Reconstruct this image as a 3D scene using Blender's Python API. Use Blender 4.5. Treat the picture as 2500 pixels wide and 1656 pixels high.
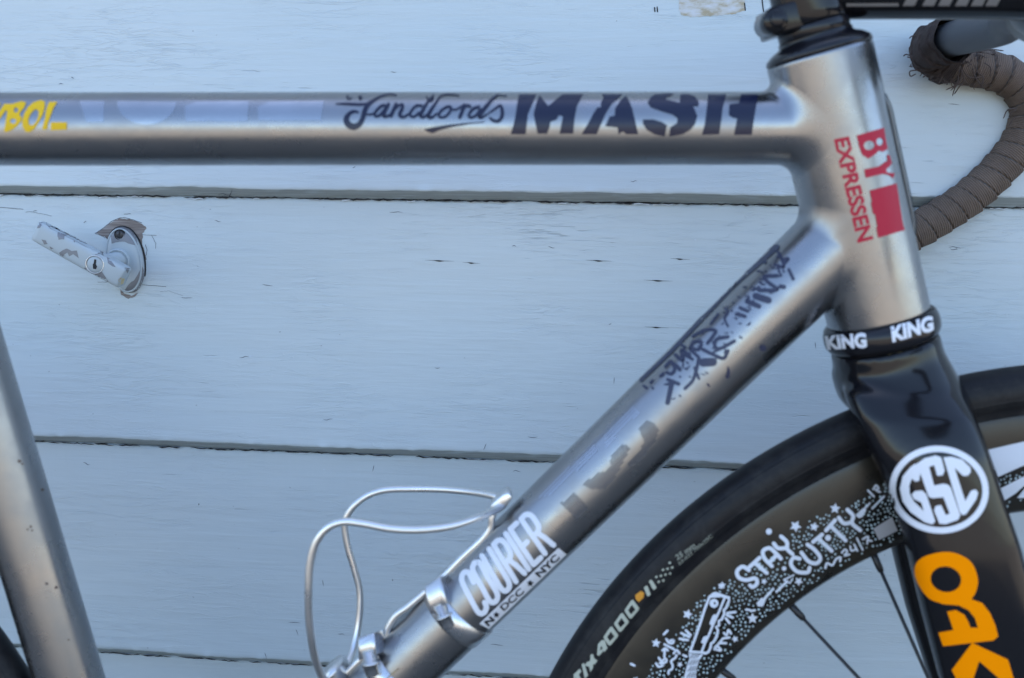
import bpy, bmesh, math, random
import numpy as np
from mathutils import Vector, Matrix, noise
from mathutils.bvhtree import BVHTree
from mathutils.geometry import tessellate_polygon

for o in list(bpy.data.objects): bpy.data.objects.remove(o)
SC = bpy.context.scene
COL = SC.collection
R = math.radians
random.seed(7)

# ------------------------------------------------------------------ camera
F_PX, PW, PH = 2429.2, 2500.0, 1656.0        # focal length and size in photograph pixels
PITCH = R(9.5)
CAM = Vector((0.0, -0.543, 0.0))
GROUND_Z = -0.770
cam_d = bpy.data.cameras.new('camera'); cam = bpy.data.objects.new('camera', cam_d); COL.objects.link(cam)
cam.location = CAM; cam.rotation_euler = (R(90) - PITCH, 0, 0)
cam_d.sensor_width = 36; cam_d.lens = F_PX / PW * 36
cam_d.clip_start = 0.01; cam_d.clip_end = 500
cam_d.dof.use_dof = True; cam_d.dof.focus_distance = 0.79; cam_d.dof.aperture_fstop = 7.1
SC.camera = cam
# ------------------------------------------------------------------ world, sun, exposure
SUN_EL = R(60)
w = bpy.data.worlds.new('World'); SC.world = w; w.use_nodes = True
nt = w.node_tree; nt.nodes.clear()
sky = nt.nodes.new('ShaderNodeTexSky'); sky.sky_type = 'NISHITA'; sky.sun_disc = False
sky.sun_elevation = SUN_EL; sky.sun_rotation = R(8); sky.air_density = 1.0; sky.dust_density = 1.2
bg = nt.nodes.new('ShaderNodeBackground'); bg.inputs['Strength'].default_value = 0.13
wo = nt.nodes.new('ShaderNodeOutputWorld')
nt.links.new(sky.outputs[0], bg.inputs[0]); nt.links.new(bg.outputs[0], wo.inputs[0])
sd = bpy.data.lights.new('sun', 'SUN'); sd.energy = 4.2; sd.angle = R(0.5); sd.color = (1, .93, .82)
sun = bpy.data.objects.new('sun', sd); COL.objects.link(sun)
sun.rotation_euler = (-(R(90) - SUN_EL), 0, R(-8)); sun.location = (0, 4, 6)   # it stands behind the wall
SC.view_settings.view_transform = 'Standard'; SC.view_settings.look = 'None'
SC.cycles.caustics_reflective = False; SC.cycles.caustics_refractive = False
SC.view_settings.exposure = 2.03; SC.view_settings.gamma = 1

# ------------------------------------------------------------------ pixel helpers
CP, SP = math.cos(PITCH), math.sin(PITCH)
def ray(x, y):
    a = (x - PW/2) / F_PX; b = -(y - PH/2) / F_PX
    return Vector((a, CP + b*SP, -SP + b*CP))
def un(x, y, y0=0.0):
    d = ray(x, y); t = (y0 - CAM.y) / d.y
    return CAM + d*t
def rad(px, x, y, y0=0.0):                      # a pixel length at that place, in metres
    d = ray(x, y); return px / F_PX * (y0 - CAM.y) / d.y
K = 2500/2367
def V(*p): return [(x*K, y*K) for x, y in p]    # points read off the full view
def Z(ox, oy, s, pts): return [(ox + x/s, oy + y/s) for x, y in pts]   # points read off an enlargement

# ------------------------------------------------------------------ materials
def mat(name, base=(.5, .5, .5), rough=.5, metal=0.0, coat=0.0, spec=.5):
    m = bpy.data.materials.new(name); m.use_nodes = True
    b = m.node_tree.nodes['Principled BSDF']
    b.inputs['Base Color'].default_value = (*base, 1); b.inputs['Roughness'].default_value = rough
    b.inputs['Metallic'].default_value = metal; b.inputs['Coat Weight'].default_value = coat
    b.inputs['Coat Roughness'].default_value = .08; b.inputs['Specular IOR Level'].default_value = spec
    return m
def N(m, t, **kw):
    n = m.node_tree.nodes.new(t)
    for k, v in kw.items(): setattr(n, k, v)
    return n
def L(m, a, b): m.node_tree.links.new(a, b)
def coords(m, kind='Object', scale=(1, 1, 1), rot=(0, 0, 0)):
    tc = N(m, 'ShaderNodeTexCoord'); mp = N(m, 'ShaderNodeMapping')
    mp.inputs['Scale'].default_value = scale; mp.inputs['Rotation'].default_value = rot
    L(m, tc.outputs[kind], mp.inputs[0]); return mp.outputs[0]
def noise_n(m, vec, scale, detail=4, rough=.5, dist=0):
    n = N(m, 'ShaderNodeTexNoise'); n.inputs['Scale'].default_value = scale; n.inputs['Detail'].default_value = detail
    n.inputs['Roughness'].default_value = rough; n.inputs['Distortion'].default_value = dist
    L(m, vec, n.inputs['Vector']); return n.outputs[0]
def ramp(m, fac, stops):
    r = N(m, 'ShaderNodeValToRGB'); e = r.color_ramp.elements
    while len(e) < len(stops): e.new(.5)
    for el, (p, c) in zip(e, stops):
        el.position = p; el.color = (*c, 1) if len(c) == 3 else c
    L(m, fac, r.inputs[0]); return r.outputs[0]
def g(v): return (v, v, v)
def mix(m, fac, a, b, typ='MIX'):
    n = N(m, 'ShaderNodeMix', data_type='RGBA', blend_type=typ)
    if isinstance(fac, (int, float)): n.inputs[0].default_value = fac
    else: L(m, fac, n.inputs[0])
    for s, v in ((6, a), (7, b)):
        if isinstance(v, tuple): n.inputs[s].default_value = (*v, 1)
        else: L(m, v, n.inputs[s])
    return n.outputs[2]
def math_n(m, op, a, b=None):
    n = N(m, 'ShaderNodeMath', operation=op)
    for i, v in ((0, a), (1, b)):
        if v is None: continue
        if isinstance(v, (int, float)): n.inputs[i].default_value = v
        else: L(m, v, n.inputs[i])
    return n.outputs[0]
def bump(m, h, strength=.3, dist=.001, chain=None):
    b = N(m, 'ShaderNodeBump'); b.inputs['Strength'].default_value = strength; b.inputs['Distance'].default_value = dist
    L(m, h, b.inputs['Height'])
    if chain: L(m, chain, b.inputs['Normal'])
    return b.outputs[0]
def P(m): return m.node_tree.nodes['Principled BSDF']

def paint_wall():
    m = mat('blue_wall_paint', (.36, .45, .53), .48)
    uv = 'UV'
    grain = noise_n(m, coords(m, uv, (22, 420, 1)), 1, 5, .6)
    strokes = noise_n(m, coords(m, uv, (9, 150, 1), (0, 0, R(1.2))), 1, 4, .55, .4)
    lumps = noise_n(m, coords(m, uv, (10, 26, 1)), 1, 3)
    fine = noise_n(m, coords(m, uv, (700, 900, 1)), 1, 2)
    # short open checks in the paint, running with the grain
    ck = noise_n(m, coords(m, uv, (30, 420, 1), (0, 0, R(-.8))), 1, 3, .5, .6)
    pat = noise_n(m, coords(m, uv, (5, 11, 1)), 1, 2)
    ckm = ramp(m, math_n(m, 'MULTIPLY', ck, pat), [(.385, g(0)), (.43, g(1))])
    ridge = noise_n(m, coords(m, uv, (24, 210, 1), (0, 0, R(-2))), 1, 4, .55, .9)
    rd = ramp(m, ridge, [(.47, g(0)), (.5, g(1)), (.53, g(0))])
    rdm = math_n(m, 'MULTIPLY', rd, ramp(m, noise_n(m, coords(m, uv, (6, 14, 1)), 1.3, 3), [(.42, g(0)), (.68, g(1))]))
    n1 = bump(m, grain, .28, .0005)
    n2 = bump(m, strokes, .34, .0012, n1)
    n3 = bump(m, lumps, .30, .004, n2)
    n4 = bump(m, math_n(m, 'ADD', math_n(m, 'MULTIPLY', ckm, -1.0), math_n(m, 'MULTIPLY', rdm, .6)), .48, .0009, n3)
    n5 = bump(m, fine, .12, .0003, n4)
    L(m, n5, P(m).inputs['Normal'])
    big = noise_n(m, coords(m, uv, (3, 5, 1)), 1, 3)
    c = mix(m, ramp(m, big, [(.35, g(0)), (.68, g(1))]), (.535, .603, .635), (.585, .640, .660))
    c = mix(m, math_n(m, 'MULTIPLY', ramp(m, strokes, [(.3, g(1)), (.62, g(0))]), .30), c, (.50, .575, .615))
    c = mix(m, math_n(m, 'MULTIPLY', ckm, .30), c, (.22, .26, .31))
    speck = ramp(m, noise_n(m, coords(m, uv, (260, 330, 1)), 1, 1), [(.79, g(0)), (.82, g(1))])
    c = mix(m, math_n(m, 'MULTIPLY', speck, .5), c, (.12, .13, .15))
    L(m, c, P(m).inputs['Base Color'])
    L(m, ramp(m, strokes, [(.2, g(.40)), (.8, g(.58))]), P(m).inputs['Roughness'])
    return m
def raw_metal(name, base, r0, r1, sc=(1, 1, 1)):
    m = mat(name, base, .3, 1.0)
    n = noise_n(m, coords(m, 'Object', sc), 28, 5, .62)
    n2 = noise_n(m, coords(m, 'Object', sc), 340, 3, .6)
    L(m, ramp(m, n, [(.3, g(r0)), (.72, g(r1))]), P(m).inputs['Roughness'])
    L(m, mix(m, ramp(m, n, [(.3, g(0)), (.75, g(1))]), base, tuple(x*.84 for x in base)), P(m).inputs['Base Color'])
    sm = noise_n(m, coords(m, 'Object', sc), 9, 4, .65, .8)
    b1_ = bump(m, n2, .08, .0004)
    L(m, bump(m, sm, .06, .004, b1_), P(m).inputs['Normal'])
    return m
M = {}
M['paint'] = paint_wall()
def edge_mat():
    m = mat('grey_plank_edge', (.3, .34, .34), .7)  # darker, streaked grey tone for the chamfered lower edges
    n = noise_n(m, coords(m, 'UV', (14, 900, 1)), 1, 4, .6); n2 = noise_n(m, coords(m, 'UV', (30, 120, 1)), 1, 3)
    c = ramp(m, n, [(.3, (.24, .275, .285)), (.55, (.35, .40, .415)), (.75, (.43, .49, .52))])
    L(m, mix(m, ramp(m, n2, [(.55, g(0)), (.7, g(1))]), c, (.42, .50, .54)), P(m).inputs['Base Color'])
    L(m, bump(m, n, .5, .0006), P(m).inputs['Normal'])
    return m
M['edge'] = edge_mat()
M['alu'] = raw_metal('raw_aluminium', (.32, .32, .327), .19, .40)
M['alu2'] = raw_metal('clear_film_on_aluminium', (.40, .405, .42), .15, .24)
M['steel'] = raw_metal('bright_steel', (.66, .66, .67), .2, .36)
M['wire'] = raw_metal('cage_aluminium', (.80, .79, .78), .22, .42)
M['anod'] = mat('black_anodised', (.008, .008, .011), .18, 0, 0, .4)
M['carbon'] = mat('gloss_carbon', (.007, .007, .009), .13, 0, 0, .38)
M['rimc'] = mat('rim_carbon', (.014, .0125, .010), .26, 0, 0, .5)
M['navy'] = mat('navy_vinyl', (.008, .011, .035), .28, 0, 0, .4)
M['white'] = mat('white_vinyl', (.72, .74, .80), .4)
M['pen'] = mat('white_paint_pen', (.66, .70, .78), .55)
M['penblue'] = mat('pale_paint_pen_dot', (.50, .62, .66), .55)
M['yellow'] = mat('yellow_vinyl', (.72, .45, .01), .5, 0, 0, .25)
M['orange'] = mat('orange_vinyl', (1.0, .285, .0), .7, 0, 0, .03)
M['red'] = mat('red_vinyl', (.44, .018, .045), .45, 0, 0, .25)
M['cream'] = mat('tyre_print', (.42, .44, .36), .6)
M['tyreor'] = mat('tyre_orange_print', (.62, .26, .02), .6)
M['marker'] = mat('faded_marker_ink', (.025, .03, .065), .45)
M['greyink'] = mat('grey_stripe_print', (.10, .10, .108), .5, 0, 0, .3)
M['paleink'] = mat('pale_stripe_print', (.42, .45, .52), .35, .7)
M['black'] = mat('black_plastic', (.012, .012, .014), .4)
M['brass'] = mat('brass_seal', (.30, .24, .12), .4, .8)
M['crackgap'] = mat('dark_crack_and_shade', (.02, .021, .024), .8)
M['crackm'] = mat('paint_crack', (.12, .14, .17), .7)
M['chipw'] = mat('pale_chip', (.60, .66, .72), .6)
M['stemtx'] = mat('grey_stem_print', (.22, .21, .21), .4)
M['tan'] = mat('plain_tan', (.55, .40, .23), .6)

def tyre_rubber():
    m = mat('tyre_rubber', (.013, .013, .016), .5, 0, 0, .25)
    n = noise_n(m, coords(m, 'Object', (1, 1, 1)), 60, 6, .7)
    L(m, mix(m, ramp(m, n, [(.45, g(0)), (.78, g(1))]), (.008, .008, .010), (.034, .033, .032)), P(m).inputs['Base Color'])
    L(m, ramp(m, n, [(.3, g(.42)), (.7, g(.62))]), P(m).inputs['Roughness'])
    L(m, bump(m, noise_n(m, coords(m, 'Object', (1, 1, 1)), 500, 3), .2, .0003), P(m).inputs['Normal'])
    return m
M['tyre'] = tyre_rubber()
def rimtex(m):
    n = noise_n(m, coords(m, 'Object', (1, 1, 1)), 22, 4, .6, .5)
    L(m, mix(m, ramp(m, n, [(.35, g(0)), (.7, g(1))]), (.012, .011, .009), (.034, .027, .018)), P(m).inputs['Base Color'])
    L(m, ramp(m, n, [(.3, g(.24)), (.7, g(.36))]), P(m).inputs['Roughness'])
rimtex(M['rimc'])
def tape_mat(name, a, b):
    m = mat(name, a, .9, 0, 0, .2)
    uvv = coords(m, 'UV', (1, 1, 1))
    sep = N(m, 'ShaderNodeSeparateXYZ'); L(m, uvv, sep.inputs[0])
    # twill weave: fine diagonal ribs, lying along the wraps
    d = math_n(m, 'ADD', math_n(m, 'MULTIPLY', sep.outputs[0], 4200.0), math_n(m, 'MULTIPLY', sep.outputs[1], 34.0))
    wv = math_n(m, 'SINE', d)
    n = noise_n(m, coords(m, 'Object', (1, 1, 1)), 55, 5, .6)
    c = mix(m, ramp(m, n, [(.35, g(0)), (.72, g(1))]), a, b)
    c = mix(m, math_n(m, 'MULTIPLY', ramp(m, wv, [(.25, g(1)), (.8, g(0))]), .6), c, tuple(x*.45 for x in a))
    L(m, c, P(m).inputs['Base Color'])
    L(m, bump(m, wv, .5, .0006), P(m).inputs['Normal'])
    return m
M['tape'] = tape_mat('brown_cloth_tape', (.215, .163, .132), (.125, .094, .078))
M['tapeold'] = tape_mat('worn_cloth_tape', (.085, .065, .06), (.035, .026, .026))
M['thread'] = mat('frayed_thread', (.07, .05, .045), .9)
def worn_paint():
    m = mat('worn_handle_paint', (.55, .63, .67), .45)
    n = noise_n(m, coords(m, 'Object', (1, 1, 1)), 150, 4, .55, .35)
    k = ramp(m, n, [(.585, g(0)), (.60, g(1))])
    L(m, mix(m, k, (.44, .495, .53), (.20, .20, .215)), P(m).inputs['Base Color'])
    L(m, math_n(m, 'MULTIPLY', k, .6), P(m).inputs['Metallic'])
    L(m, bump(m, k, .6, -.0004), P(m).inputs['Normal'])
    return m
M['handle'] = worn_paint()
M['hpaint'] = mat('handle_paint', (.43, .485, .515), .42)
M['hmetal'] = mat('chipped_zinc', (.225, .23, .25), .5, .35)
M['dsteel'] = mat('dark_screw_steel', (.07, .07, .075), .45, .7)
M['gilt'] = mat('worn_brass_corner', (.62, .50, .28), .4, .7)
def wood():
    m = mat('bare_weathered_wood', (.22, .18, .16), .8)
    n = noise_n(m, coords(m, 'UV', (40, 700, 1)), 1, 4)
    L(m, ramp(m, n, [(.3, (.13, .10, .085)), (.6, (.27, .235, .22)), (.8, (.38, .35, .34))]), P(m).inputs['Base Color'])
    return m
M['wood'] = wood()
def filler():
    m = mat('bare_primer', (.7, .68, .64), .8)
    n = noise_n(m, coords(m, 'Object', (1, 1, 2.4)), 75, 5, .6)
    L(m, ramp(m, n, [(.36, (.62, .63, .66)), (.5, (.56, .54, .50)), (.62, (.42, .35, .24))]), P(m).inputs['Base Color'])
    return m
M['filler'] = filler()
def groundm():
    m = mat('concrete_pavement', (.3, .27, .22), .9)
    n = noise_n(m, coords(m, 'Object', (1, 1, 1)), 1.6, 6, .6)
    L(m, ramp(m, n, [(.3, (.165, .145, .120)), (.7, (.225, .198, .165))]), P(m).inputs['Base Color'])
    return m
M['ground'] = groundm()

# ------------------------------------------------------------------ mesh helpers
def link(o, parent=None):
    COL.objects.link(o)
    if parent:
        o.parent = parent
        if parent.type == 'EMPTY': o.matrix_parent_inverse = Matrix.Translation(-parent.location)
    return o
def mesh(name, verts, faces, m, parent=None, smooth=True, uvs=None):
    me = bpy.data.meshes.new(name); me.from_pydata([tuple(v) for v in verts], [], faces); me.update()
    if smooth: me.polygons.foreach_set('use_smooth', [True]*len(me.polygons))
    if uvs is not None:
        ul = me.uv_layers.new(name='UVMap')
        li = np.zeros(len(me.loops), dtype=np.int32); me.loops.foreach_get('vertex_index', li)
        ul.data.foreach_set('uv', np.asarray(uvs, dtype=np.float32)[li].ravel())
    me.materials.append(M[m] if isinstance(m, str) else m)
    return link(bpy.data.objects.new(name, me), parent)
def thing(name, label, cat, loc, group=None):
    o = bpy.data.objects.new(name, None); COL.objects.link(o); o.location = loc
    o.empty_display_size = .05; o['label'] = label; o['category'] = cat
    if group: o['group'] = group
    return o
def catmull(pts, n=8):
    P_ = [Vector(p) for p in pts]; P_ = [P_[0]*2 - P_[1]] + P_ + [P_[-1]*2 - P_[-2]]
    out = []
    for i in range(1, len(P_) - 2):
        a, b, c, d = P_[i-1:i+3]
        for k in range(n):
            t = k/n
            out.append(.5*((2*b) + (c-a)*t + (2*a-5*b+4*c-d)*t*t + (3*b-a-3*c+d)*t**3))
    out.append(P_[-2]); return out
def frames(path):
    T = []
    for i in range(len(path)):
        a = path[max(i-1, 0)]; b = path[min(i+1, len(path)-1)]; T.append((b-a).normalized())
    n = T[0].orthogonal().normalized(); out = []
    for t in T:
        n = (n - t*n.dot(t)).normalized(); out.append((t, n, t.cross(n)))
    return out
def sweep(*a, **k): return sweep_uv(*a, **k)[:2]
def sweep_uv(path, radii, seg=24, cap=True, uv=False, mod=None, flat=None):
    if not hasattr(radii, '__len__'): radii = [radii]*len(path)
    fr = frames(path); vs, fs, uvs = [], [], []; s = 0
    for i, p in enumerate(path):
        if i: s += (p - path[i-1]).length
        for k in range(seg + (1 if uv else 0)):
            a = 2*math.pi*k/seg
            r = radii[i] if mod is None else radii[i] + mod(s, a)
            ca, sa = math.cos(a), math.sin(a)
            if flat: ca *= flat[0]; sa *= flat[1]
            vs.append(p + (fr[i][1]*ca + fr[i][2]*sa)*r); uvs.append((s, k/seg))
    w_ = seg + (1 if uv else 0)
    for i in range(len(path)-1):
        for k in range(seg):
            a = i*w_ + k; b = i*w_ + ((k+1) if uv else (k+1) % seg)
            fs.append((a, b, b + w_, a + w_))
    if cap:
        fs.append(tuple(reversed(range(seg)))); fs.append(tuple(range((len(path)-1)*w_, (len(path)-1)*w_ + seg)))
    return vs, fs, uvs
def lathe(o, ax, prof, seg=64, closed=False, start=0):
    ax = ax.normalized(); n = Vector((0, -1, 0)); n = (n - ax*n.dot(ax)).normalized() if abs(ax.y) < .9 else Vector((1, 0, 0))
    b = ax.cross(n); vs, fs = [], []
    for k in range(seg):
        a = 2*math.pi*k/seg; d = n*math.cos(a) + b*math.sin(a)
        for r, h in prof: vs.append(o + d*r + ax*h)
    q = len(prof)
    for k in range(seg):
        k2 = (k+1) % seg
        for i in range(q if closed else q-1):
            j = (i+1) % q
            fs.append((k*q+i, k*q+j, k2*q+j, k2*q+i))
    return vs, fs
def box(c, ex, ey, ez, bev=.15):
    """Box with half-axis vectors and chamfered edges."""
    bm = bmesh.new(); bmesh.ops.create_cube(bm, size=2)
    mn = min(ex.length, ey.length, ez.length)
    for v in bm.verts:
        v.co = Vector((v.co.x*ex.length, v.co.y*ey.length, v.co.z*ez.length))
    bmesh.ops.bevel(bm, geom=bm.edges[:], offset=mn*bev, segments=2, affect='EDGES', profile=.6)
    X, Y, W_ = ex.normalized(), ey.normalized(), ez.normalized()
    vs = [c + X*v.co.x + Y*v.co.y + W_*v.co.z for v in bm.verts]; bm.verts.index_update()
    fs = [tuple(v.index for v in f.verts) for f in bm.faces]; bm.free(); return vs, fs
def join(*parts):
    vs, fs = [], []
    for v, f in parts:
        o = len(vs); vs += list(v); fs += [tuple(i+o for i in q) for q in f]
    return vs, fs
def bvh(vs, fs): return BVHTree.FromPolygons([tuple(v) for v in vs], [tuple(f) for f in fs])
def bvh_obj(*obs):
    return bvh(*join(*[([v.co for v in o.data.vertices], [tuple(p.vertices) for p in o.data.polygons]) for o in obs]))

# ------------------------------------------------------------------ decals (flat print laid on real surfaces)
def poly(outer, *holes):
    loops = [[Vector((x, y, 0)) for x, y in lp] for lp in (outer, *holes)]
    tri = tessellate_polygon(loops); vs = [p for lp in loops for p in lp]
    return [(v.x, v.y) for v in vs], [tuple(t) for t in tri]
def ell(cx, cy, rx, ry, rot=0, n=40):
    c, s = math.cos(R(rot)), math.sin(R(rot))
    return [(cx + rx*math.cos(t)*c - ry*math.sin(t)*s, cy + rx*math.cos(t)*s + ry*math.sin(t)*c) for t in [2*math.pi*i/n for i in range(n)]]
def stroke(pts, wd, smooth=True, n=6, cap=5):
    """Pen stroke: a ribbon with round ends. wd may be one width or one for each point."""
    if not hasattr(wd, '__len__'): wd = [wd]*len(pts)
    p3 = [(x, y, w_) for (x, y), w_ in zip(pts, wd)]
    q = [Vector(p) for p in p3]
    if smooth and len(q) > 2: q = catmull(q, n)
    c = [Vector((p.x, p.y)) for p in q]; h = [max(p.z, .2)/2 for p in q]
    vs, fs = [], []
    for i in range(len(c)):
        a = c[max(i-1, 0)]; b = c[min(i+1, len(c)-1)]
        t = (b-a).normalized() if (b-a).length > 1e-6 else Vector((1, 0)); n_ = Vector((-t.y, t.x))
        vs += [c[i] + n_*h[i], c[i] - n_*h[i]]
        if i: fs.append((2*i-2, 2*i-1, 2*i+1, 2*i))
    for end, idx in ((0, 0), (-1, len(c)-1)):
        a, b = c[idx], c[min(idx+1, len(c)-1)] if end == 0 else c[idx-1]
        t = (a-b).normalized(); n_ = Vector((-t.y, t.x)); base = len(vs)
        for k in range(cap+1):
            an = math.pi*k/cap; vs.append(a + n_*h[idx]*math.cos(an) + t*h[idx]*math.sin(an))
        fs.append(tuple(range(base, base+cap+1)))
    return [(v.x, v.y) for v in vs], fs
def star(cx, cy, r, n=5, rot=0, inner=.48):
    r *= .86
    pts = []
    for i in range(2*n):
        rr = r if i % 2 == 0 else r*inner
        pts.append((cx + rr*math.sin(math.pi*i/n + rot), cy - rr*math.cos(math.pi*i/n + rot)))
    return poly(pts)
def text2d(s, bold=0.0, shear=0.0):
    cu = bpy.data.curves.new('t', 'FONT'); cu.body = s; cu.offset = bold; cu.shear = shear; cu.resolution_u = 4
    ob = bpy.data.objects.new('t', cu); COL.objects.link(ob); bpy.context.view_layer.update()
    me = bpy.data.meshes.new_from_object(ob.evaluated_get(bpy.context.evaluated_depsgraph_get()))
    vs = [(v.co.x, v.co.y) for v in me.vertices]; fs = [tuple(p.vertices) for p in me.polygons]
    bpy.data.objects.remove(ob); bpy.data.meshes.remove(me)
    x0 = min(v[0] for v in vs); x1 = max(v[0] for v in vs); y0 = min(v[1] for v in vs); y1 = max(v[1] for v in vs)
    return [((x-x0)/(x1-x0), (y-y0)/(y1-y0)) for x, y in vs], fs
def quadmap(piece, bl, br, tl, tr):
    vs, fs = piece; out = []
    for u, v in vs:
        out.append(tuple((bl[i]*(1-u) + br[i]*u)*(1-v) + (tl[i]*(1-u) + tr[i]*u)*v for i in (0, 1)))
    return out, fs
def zp(ox, oy, s, piece):
    return Z(ox, oy, s, piece[0]), piece[1]
def grid_cut(piece, step):
    vs, fs = piece
    bm = bmesh.new(); bv = [bm.verts.new((x, y, 0)) for x, y in vs]
    for f in fs:
        try: bm.faces.new([bv[i] for i in f])
        except ValueError: pass
    xs = [v[0] for v in vs]; ys = [v[1] for v in vs]
    for lo, hi, ax in ((min(xs), max(xs), 0), (min(ys), max(ys), 1)):
        k = math.ceil(lo/step)*step
        while k < hi:
            no = Vector((1, 0, 0)) if ax == 0 else Vector((0, 1, 0))
            bmesh.ops.bisect_plane(bm, geom=bm.verts[:] + bm.edges[:] + bm.faces[:], plane_co=no*k, plane_no=no, dist=1e-5)
            k += step
    bm.verts.index_update()
    r = [(v.co.x, v.co.y) for v in bm.verts], [tuple(v.index for v in f.verts) for f in bm.faces]
    bm.free(); return r
def on_surface(tree, x, y, off):
    d = ray(x, y).normalized(); h = tree.ray_cast(CAM, d)
    if h[0] is None:
        p = un(x, y, 0); h = tree.find_nearest(p)
        for _ in range(2):
            t = (h[0]-CAM).dot(d); h = tree.find_nearest(CAM + d*t)
    n = h[1] if h[1].dot(d) < 0 else -h[1]
    return h[0] + n*off
def decal(name, pieces, tree, m, parent, off=.00022, step=9, wall_uv=False):
    vs, fs = [], []
    for i, pc in enumerate(pieces):
        v2, f2 = grid_cut(pc, step) if step else pc
        o = len(vs); of = off + (i % 6)*.00003
        vs += [on_surface(tree, x, y, of) for x, y in v2]
        for f in f2:
            a, b, c = (vs[o+f[0]], vs[o+f[1]], vs[o+f[2]])
            f = tuple(i_+o for i_ in f)
            nn = (b-a).cross(c-a)
            fs.append(f if nn.dot(CAM - a) > 0 else f[::-1])
    uvs = None
    if wall_uv: uvs = [((v-WO).dot(WU), (v-WO).dot(WV)) for v in vs]
    return mesh(name, vs, fs, m, parent, smooth=True, uvs=uvs)

# ================================================================== SETTING
gs = 60
gr = mesh('ground', [(-gs, -gs, GROUND_Z), (gs, -gs, GROUND_Z), (gs, gs, GROUND_Z), (-gs, gs, GROUND_Z)], [(0, 1, 2, 3)], 'ground', smooth=False)
gr['kind'] = 'structure'; gr['label'] = 'pale concrete pavement in front of the wooden door'

# ------------------------------------------------------------------ wooden door of lapped planks
PSI, ALF = R(6.0), R(0.62)
WO = Vector((0, .252, 0))
U0 = Vector((math.cos(PSI), -math.sin(PSI), 0)); WN = Vector((-math.sin(PSI), -math.cos(PSI), 0))
WU = U0*math.cos(ALF) - Vector((0, 0, 1))*math.sin(ALF)
WV = Vector((0, 0, 1))*math.cos(ALF) + U0*math.sin(ALF)
def W(u, v, n): return WO + WU*u + WV*v + WN*n
def unw(x, y, n=0.0):
    d = ray(x, y); o = WO + WN*n; t = (o - CAM).dot(WN)/d.dot(WN); return CAM + d*t
def wuv(p): return (p-WO).dot(WU), (p-WO).dot(WV)
seam_px = [V((1183, 464.4))[0], V((1183, 1063.4))[0], V((1183, 1566))[0]]
sv = [wuv(unw(*p))[1] for p in seam_px]
seams = [sv[0] + .205*k for k in range(9, 0, -1)] + sv + [sv[2] - .19, sv[2] - .37, sv[2] - .54]
print('seams', [round(s, 3) for s in seams])
door = thing('garage_door', 'pale blue painted door of wide lapped wooden planks behind the bicycle', 'door', W(0, 0, 0) + Vector((0, 0, GROUND_Z)))
def plank(v1, v0, fine, seed):
    """One lapped board: the face leans out towards its lower edge, which is chamfered back."""
    us = np.concatenate([np.linspace(-2.6, -.62, 14)[:-1], np.arange(-.62, .56, .0022 if fine else .05), np.linspace(.56, 2.6, 14)])
    vs, uvs = [], []
    nz = lambda u, f, k: noise.noise(Vector((u*f, seed*7.3 + k, .5)))
    CH = .0068
    for u in us:
        u = float(u)
        if fine:
            jt = .0009*round(3*nz(u, 70, 1))/3 + .0006*nz(u, 300, 2) + .0010*nz(u, 9, 5)
            jb = .0005*nz(u, 22, 3) + .0004*nz(u, 180, 4)
            jc = .0012*nz(u, 16, 6) + .0006*nz(u, 120, 7)
            jt = min(jt, .0008)
            wob = .0007*nz(u, 6, 8)
            fl = max(0, nz(u, 140, 9) - .25)*.004      # curled paint lips along the lower edge
        else: jt = jb = jc = wob = fl = 0
        top = v1 - .0008 + jt; bot = v0 + jb; ch = v0 + CH + jc
        prof = [(top, -.022), (top + .0002, -.0022), (top - .0006, -.0008), (top - .004, -.0002 + wob), (top*.75 + ch*.25, .0010 + wob), (top*.5 + ch*.5, .0030 + wob),
                (top*.2 + ch*.8, .0062 + wob), (ch + .010, .0078 + wob), (ch + .0045, .0083 + wob), (ch + .0020, .0085 + wob + fl*.3), (ch + .0005, .0084 + fl*.6), (ch - .0005, .0074), (ch*.45 + bot*.55, .0034), (bot + .0006, .0004), (bot, -.0012), (bot, -.022)]
        for v, n in prof: vs.append(W(u, v, n)); uvs.append((u, v + n))
    q = len(prof); fs = []
    for i in range(len(us)-1):
        for k in range(q-1): fs.append((i*q+k, i*q+k+1, (i+1)*q+k+1, (i+1)*q+k))
    ob = mesh('plank', vs, fs, 'paint', door, uvs=uvs)
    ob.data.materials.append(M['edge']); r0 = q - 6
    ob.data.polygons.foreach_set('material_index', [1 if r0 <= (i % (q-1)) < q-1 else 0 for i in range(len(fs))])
    return ob
planks = []
for i in range(len(seams)-1):
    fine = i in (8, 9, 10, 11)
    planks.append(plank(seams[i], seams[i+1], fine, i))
low = plank(seams[-1], GROUND_Z + .004, False, 20)
back = mesh('dark_backing', *box(W(0, 1.0, -.034), WU*2.6, WV*(1.75), WN*.010), 'crackgap', door, smooth=False)  # unseen dark sheet added behind the planks so the joints stay dark
wall_t = bvh_obj(*planks[8:12])
def plank_at(y, x):
    h = CAM + ray(x, y)*1.0; v = wuv(unw(x, y))[1]
    for i in range(8, 12):
        if seams[i] >= v > seams[i+1]: return planks[i]
    return planks[8]
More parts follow.
